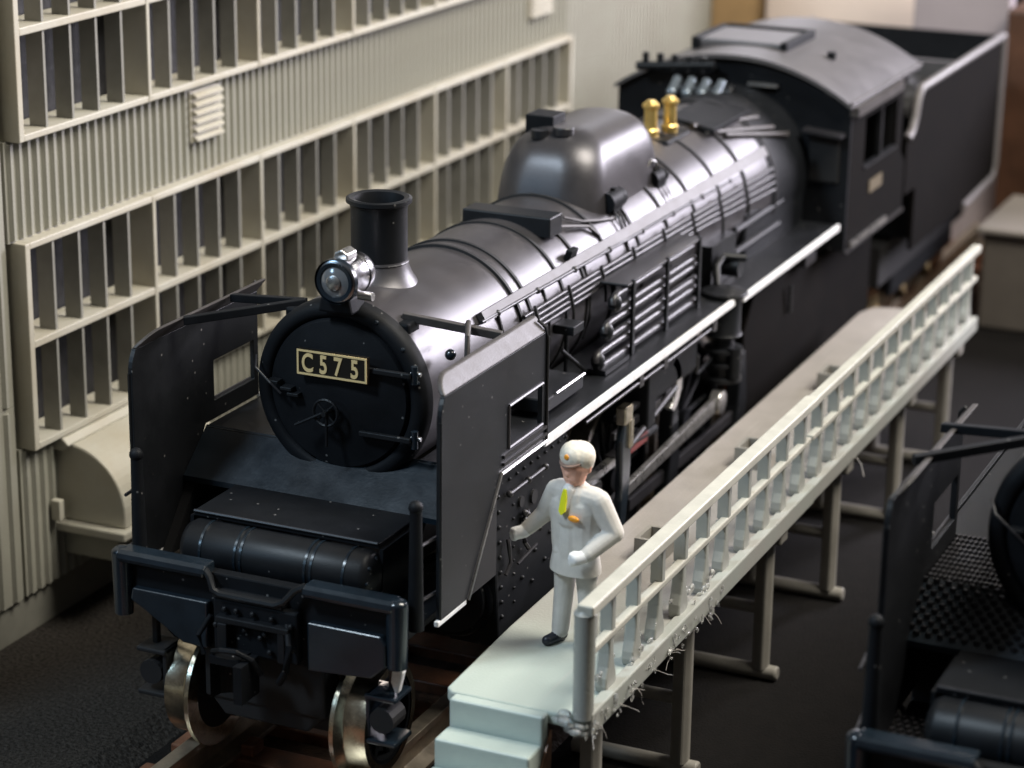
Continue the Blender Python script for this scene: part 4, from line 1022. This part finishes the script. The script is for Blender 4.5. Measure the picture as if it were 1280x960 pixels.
# ================================================================ RAILWAY WORKER FIGURE
def person():
    root = thing('person', 'painted figure in pale grey suit, cream cap, white gloves and yellow tie on the walkway', 'person', (2.07, 1.15, 1.0))
    root.rotation_euler = (0, 0, math.radians(-14))
    H = 1.0
    # (p0, p1, r0, r1, material index)   local frame, facing -Y
    COAT, SKIN, CAP, GLOVE, TROU, SHOE, SHIRT = range(7)
    C = []
    def cap_(p0, p1, r0, r1, m): C.append((Vector(p0), Vector(p1), r0, r1, m))
    # legs
    for s, fy in ((-1, -.03), (1, .05)):
        cap_((s * .085, 0, .78), (s * .095, .01 + fy * .5, .42), .098, .078, TROU)
        cap_((s * .095, .01 + fy * .5, .42), (s * .105, fy, .10), .078, .068, TROU)
        cap_((s * .11, fy + .03, .045), (s * .13, fy - .13, .040), .046, .042, SHOE)
    # coat
    cap_((-.075, .01, .80), (-.08, .01, 1.10), .128, .14, COAT); cap_((.075, .01, .80), (.08, .01, 1.10), .128, .14, COAT)
    cap_((0, 0, .72), (0, 0, .98), .145, .135, COAT)
    cap_((0, -.01, 1.05), (0, 0, 1.18), .150, .135, COAT)
    cap_((-.15, .01, 1.19), (.15, .01, 1.19), .10, .10, COAT)
    cap_((0, 0, 1.20), (0, 0, 1.28), .11, .07, COAT)
    # skirt of coat
    cap_((-.06, .0, .76), (.06, .0, .76), .13, .13, COAT)
    # neck, head
    cap_((0, -.01, 1.27), (0, -.015, 1.36), .06, .058, SKIN)
    cap_((0, -.03, 1.37), (0, -.025, 1.43), .092, .115, SKIN)
    cap_((0, .03, 1.44), (0, .02, 1.47), .10, .10, CAP)
    cap_((0, -.125, 1.415), (0, -.12, 1.395), .014, .020, SKIN)      # nose
    cap_((-.105, .0, 1.41), (-.108, .0, 1.44), .02, .02, SKIN); cap_((.105, .0, 1.41), (.108, .0, 1.44), .02, .02, SKIN)
    # cap: band and wide crown
    cap_((0, .01, 1.475), (0, .01, 1.49), .124, .126, CAP)
    cap_((-.03, .0, 1.505), (.03, .0, 1.505), .112, .112, CAP); cap_((0, -.03, 1.51), (0, .04, 1.50), .112, .112, CAP)
    # arms: figure's right (-x) reaches out low in front, the left bent towards the waist
    cap_((-.19, .0, 1.19), (-.265, -.04, 1.00), .084, .072, COAT); cap_((-.265, -.04, 1.00), (-.33, -.16, .90), .070, .058, COAT)
    cap_((.20, .01, 1.19), (.315, .05, .96), .088, .076, COAT); cap_((.315, .05, .96), (.215, -.14, .82), .074, .060, COAT)
    # hands: palm, four curled fingers and a thumb, gloved
    def hand(c, d, side):
        c = Vector(c); d = Vector(d).normalized(); up = Vector((0, 0, 1)); sd = d.cross(up).normalized() * side
        cap_(c - d * .02, c + d * .035, .052, .052, GLOVE)
        for q, L in zip((-.038, -.013, .012, .035), (.048, .056, .052, .04)):
            b = c + d * .045 + up * (-q) * 1.0
            k = b + d * L * .7
            cap_(b, k, .020, .018, GLOVE); cap_(k, k + sd * L * .7 - d * .012, .018, .016, GLOVE)
        t = c + up * .035 + d * .005
        cap_(t, t + d * .045 + sd * .02 + up * .012, .018, .015, GLOVE)
    hand((-.355, -.20, .875), (-.55, -.8, -.15), -1)
    hand((.185, -.185, .80), (-.6, -.7, -.2), 1)
    # shirt front
    cap_((0, -.105, 1.27), (0, -.150, 1.14), .046, .026, SHIRT)
    bm = B()
    for p0, p1, r0, r1, m in C:
        d = p1 - p0; L = d.length
        mt = d.to_track_quat('Z', 'Y').to_matrix().to_4x4(); mt.translation = p0
        n = 14; prof = []
        for k in range(5): a = -PI / 2 + PI / 2 * k / 4; prof.append((max(.0005, r0 * math.cos(a)), r0 * math.sin(a)))
        for k in range(5): a = PI / 2 * k / 4; prof.append((max(.0005, r1 * math.cos(a)), L + r1 * math.sin(a)))
        b2 = B(); lathe(b2, prof, (0, 0, 0), 'z', n)
        b2.transform(mt)
        tmp = bpy.data.meshes.new('t'); b2.to_mesh(tmp); b2.free(); bm.from_mesh(tmp); bpy.data.meshes.remove(tmp)
    bmesh.ops.recalc_face_normals(bm, faces=bm.faces[:])
    me = bpy.data.meshes.new('body_src'); bm.to_mesh(me); bm.free()
    o = bpy.data.objects.new('body_src', me); COL.objects.link(o)
    r = o.modifiers.new('r', 'REMESH'); r.mode = 'VOXEL'; r.voxel_size = .0085; r.use_smooth_shade = True
    sm = o.modifiers.new('s', 'SMOOTH'); sm.iterations = 4; sm.factor = .5
    dg = bpy.context.evaluated_depsgraph_get()
    m2 = bpy.data.meshes.new_from_object(o.evaluated_get(dg)); bpy.data.objects.remove(o)
    m2.name = 'body'
    m2.materials.clear()
    for nme in ('coat', 'skin', 'cap', 'glove', 'trouser', 'shoe', 'shirt'): m2.materials.append(M['fig_' + nme])
    segs = C
    for f in m2.polygons:
        c = f.center; best = 9; bi = 0
        for p0, p1, r0, r1, m in segs:
            d = p1 - p0; t = max(0, min(1, (c - p0).dot(d) / max(1e-9, d.dot(d))))
            q = (c - p0 - d * t).length - (r0 + (r1 - r0) * t)
            if q < best: best = q; bi = m
        if bi == COAT and c.z < .575: bi = TROU
        f.material_index = bi; f.use_smooth = True
    b = bpy.data.objects.new('body', m2); COL.objects.link(b); b.parent = root
    bm = B(); lathe(bm, [(.165, .60), (.186, .602), (.184, .64), (.172, .72), (.155, .80), (.13, .84)], (0, .005, 0), 'z', 36, False)
    for v in bm.verts: v.co.x *= 1.14; v.co.y = v.co.y * .86
    jm = ob('jacket_hem', bm, M['fig_coat'], root, smooth=50)
    # peak of the cap
    bm = B(); pts = [(.105 * math.cos(math.radians(a)), -.03 + .135 * math.sin(math.radians(a))) for a in range(200, 341, 14)]
    prism(bm, pts, 'z', 1.472, 1.484)
    for v in bm.verts: v.co.z += (v.co.y + .1) * .25
    ob('cap_peak', bm, M['fig_peak'], root, bevel=.003)
    bm = B(); ball(bm, (0, -.138, 1.53), .022, sy=.5); ob('cap_badge', bm, M['fig_orange'], root, smooth=60)
    bm = B(); prism(bm, [(-.014, 1.285), (.014, 1.285), (.024, 1.23), (.028, 1.12), (0, 1.09), (-.028, 1.12), (-.024, 1.23)], 'y', -.186, -.162)
    for v in bm.verts: v.co.y += (v.co.z - 1.14) * .22
    ob('tie', bm, M['fig_yellow'], root, bevel=.003)
    bm = B(); ball(bm, (.085, -.150, 1.07), .042, sx=1.25, sy=.45, sz=.6); ob('pocket_badge', bm, M['fig_orange'], root, smooth=60)
    for sx_ in (-.035, .035):
        bm = B(); ball(bm, (sx_, -.108, 1.432), .011, sy=.5); ob('eye', bm, M['fig_shoe'], root, smooth=60)
    bm = B(); ball(bm, (0, -.106, 1.362), .018, sx=1.3, sy=.4, sz=.28); ob('mouth', bm, M['fig_lip'], root, smooth=60)
    return root
M['fig_coat'] = mat('pale_grey_figure_paint', (0.64, 0.61, 0.565), 0.62, var=0.07, vscale=7, bump=0.35, bscale=35, bdist=.006)
M['fig_skin'] = mat('painted_skin', (0.95, 0.50, 0.37), 0.5, var=0.12, vscale=14, bump=0.2)
M['fig_cap'] = mat('cream_cap_paint', (0.80, 0.74, 0.63), 0.45, var=0.1, vscale=9, bump=0.3, bscale=35, bdist=.005)
M['fig_glove'] = mat('white_glove_paint', (0.88, 0.87, 0.86), 0.45)
M['fig_trouser'] = mat('pale_grey_trouser_paint', (0.58, 0.56, 0.53), 0.6, var=0.08, vscale=7, bump=0.35, bscale=35, bdist=.006)
M['fig_shoe'] = mat('navy_black_shoe_paint', (0.012, 0.015, 0.025), 0.4)
M['fig_shirt'] = mat('white_shirt_paint', (0.85, 0.85, 0.84), 0.5)
M['fig_peak'] = mat('brown_peak_shadow', (0.30, 0.20, 0.16), 0.4)  # shadow under the cap's peak put into its colour as brown
M['fig_orange'] = mat('orange_badge_paint', (0.90, 0.36, 0.03), 0.4)
M['fig_yellow'] = mat('bright_yellow_paint', (0.85, 0.85, 0.02), 0.4)
M['fig_lip'] = mat('painted_lip', (0.60, 0.22, 0.16), 0.5)
person()

# ================================================================ OUT-OF-FOCUS THINGS BEHIND
t = ob('storage_box', box(B(), -3.15, -.55, 21.0, 23.5, -.595, 4.2), M['bgwhite'], bevel=.05); t['label'] = 'pale blurred box standing behind the tender at the top edge'; t['category'] = 'box'
t = ob('cardboard_box', box(B(), -4.1, -3.2, 21.2, 23.2, -.595, 4.4), M['bgcard'], bevel=.04); t['label'] = 'orange brown box between the factory wall and the pale box'; t['category'] = 'box'
t = ob('display_board', box(B(), -.45, .95, 19.6, 19.9, -.595, 4.0), M['bglav'], bevel=.03); t['label'] = 'lavender grey board standing upright behind the tender'; t['category'] = 'board'
t = ob('wooden_cabinet', box(B(), 1.0, 5.5, 19.2, 22.5, -.595, 3.2), M['bgwood'], bevel=.05); t['label'] = 'dark brown wooden cabinet at the right edge behind the tender'; t['category'] = 'cabinet'
GB = thing('plastic_tray', 'grey plastic tray with a pale rim at the right edge behind the walkway', 'tray', (3.4, 17, -.6))
ob('tray_body', box(B(), -1.85, 2.2, -.75, 1.2, .003, 1.30), M['bggrey'], GB, bevel=.05)
ob('tray_rim', box(B(), -1.93, 2.28, -.83, 1.28, 1.303, 1.40), M['bgrim'], GB, bevel=.04)
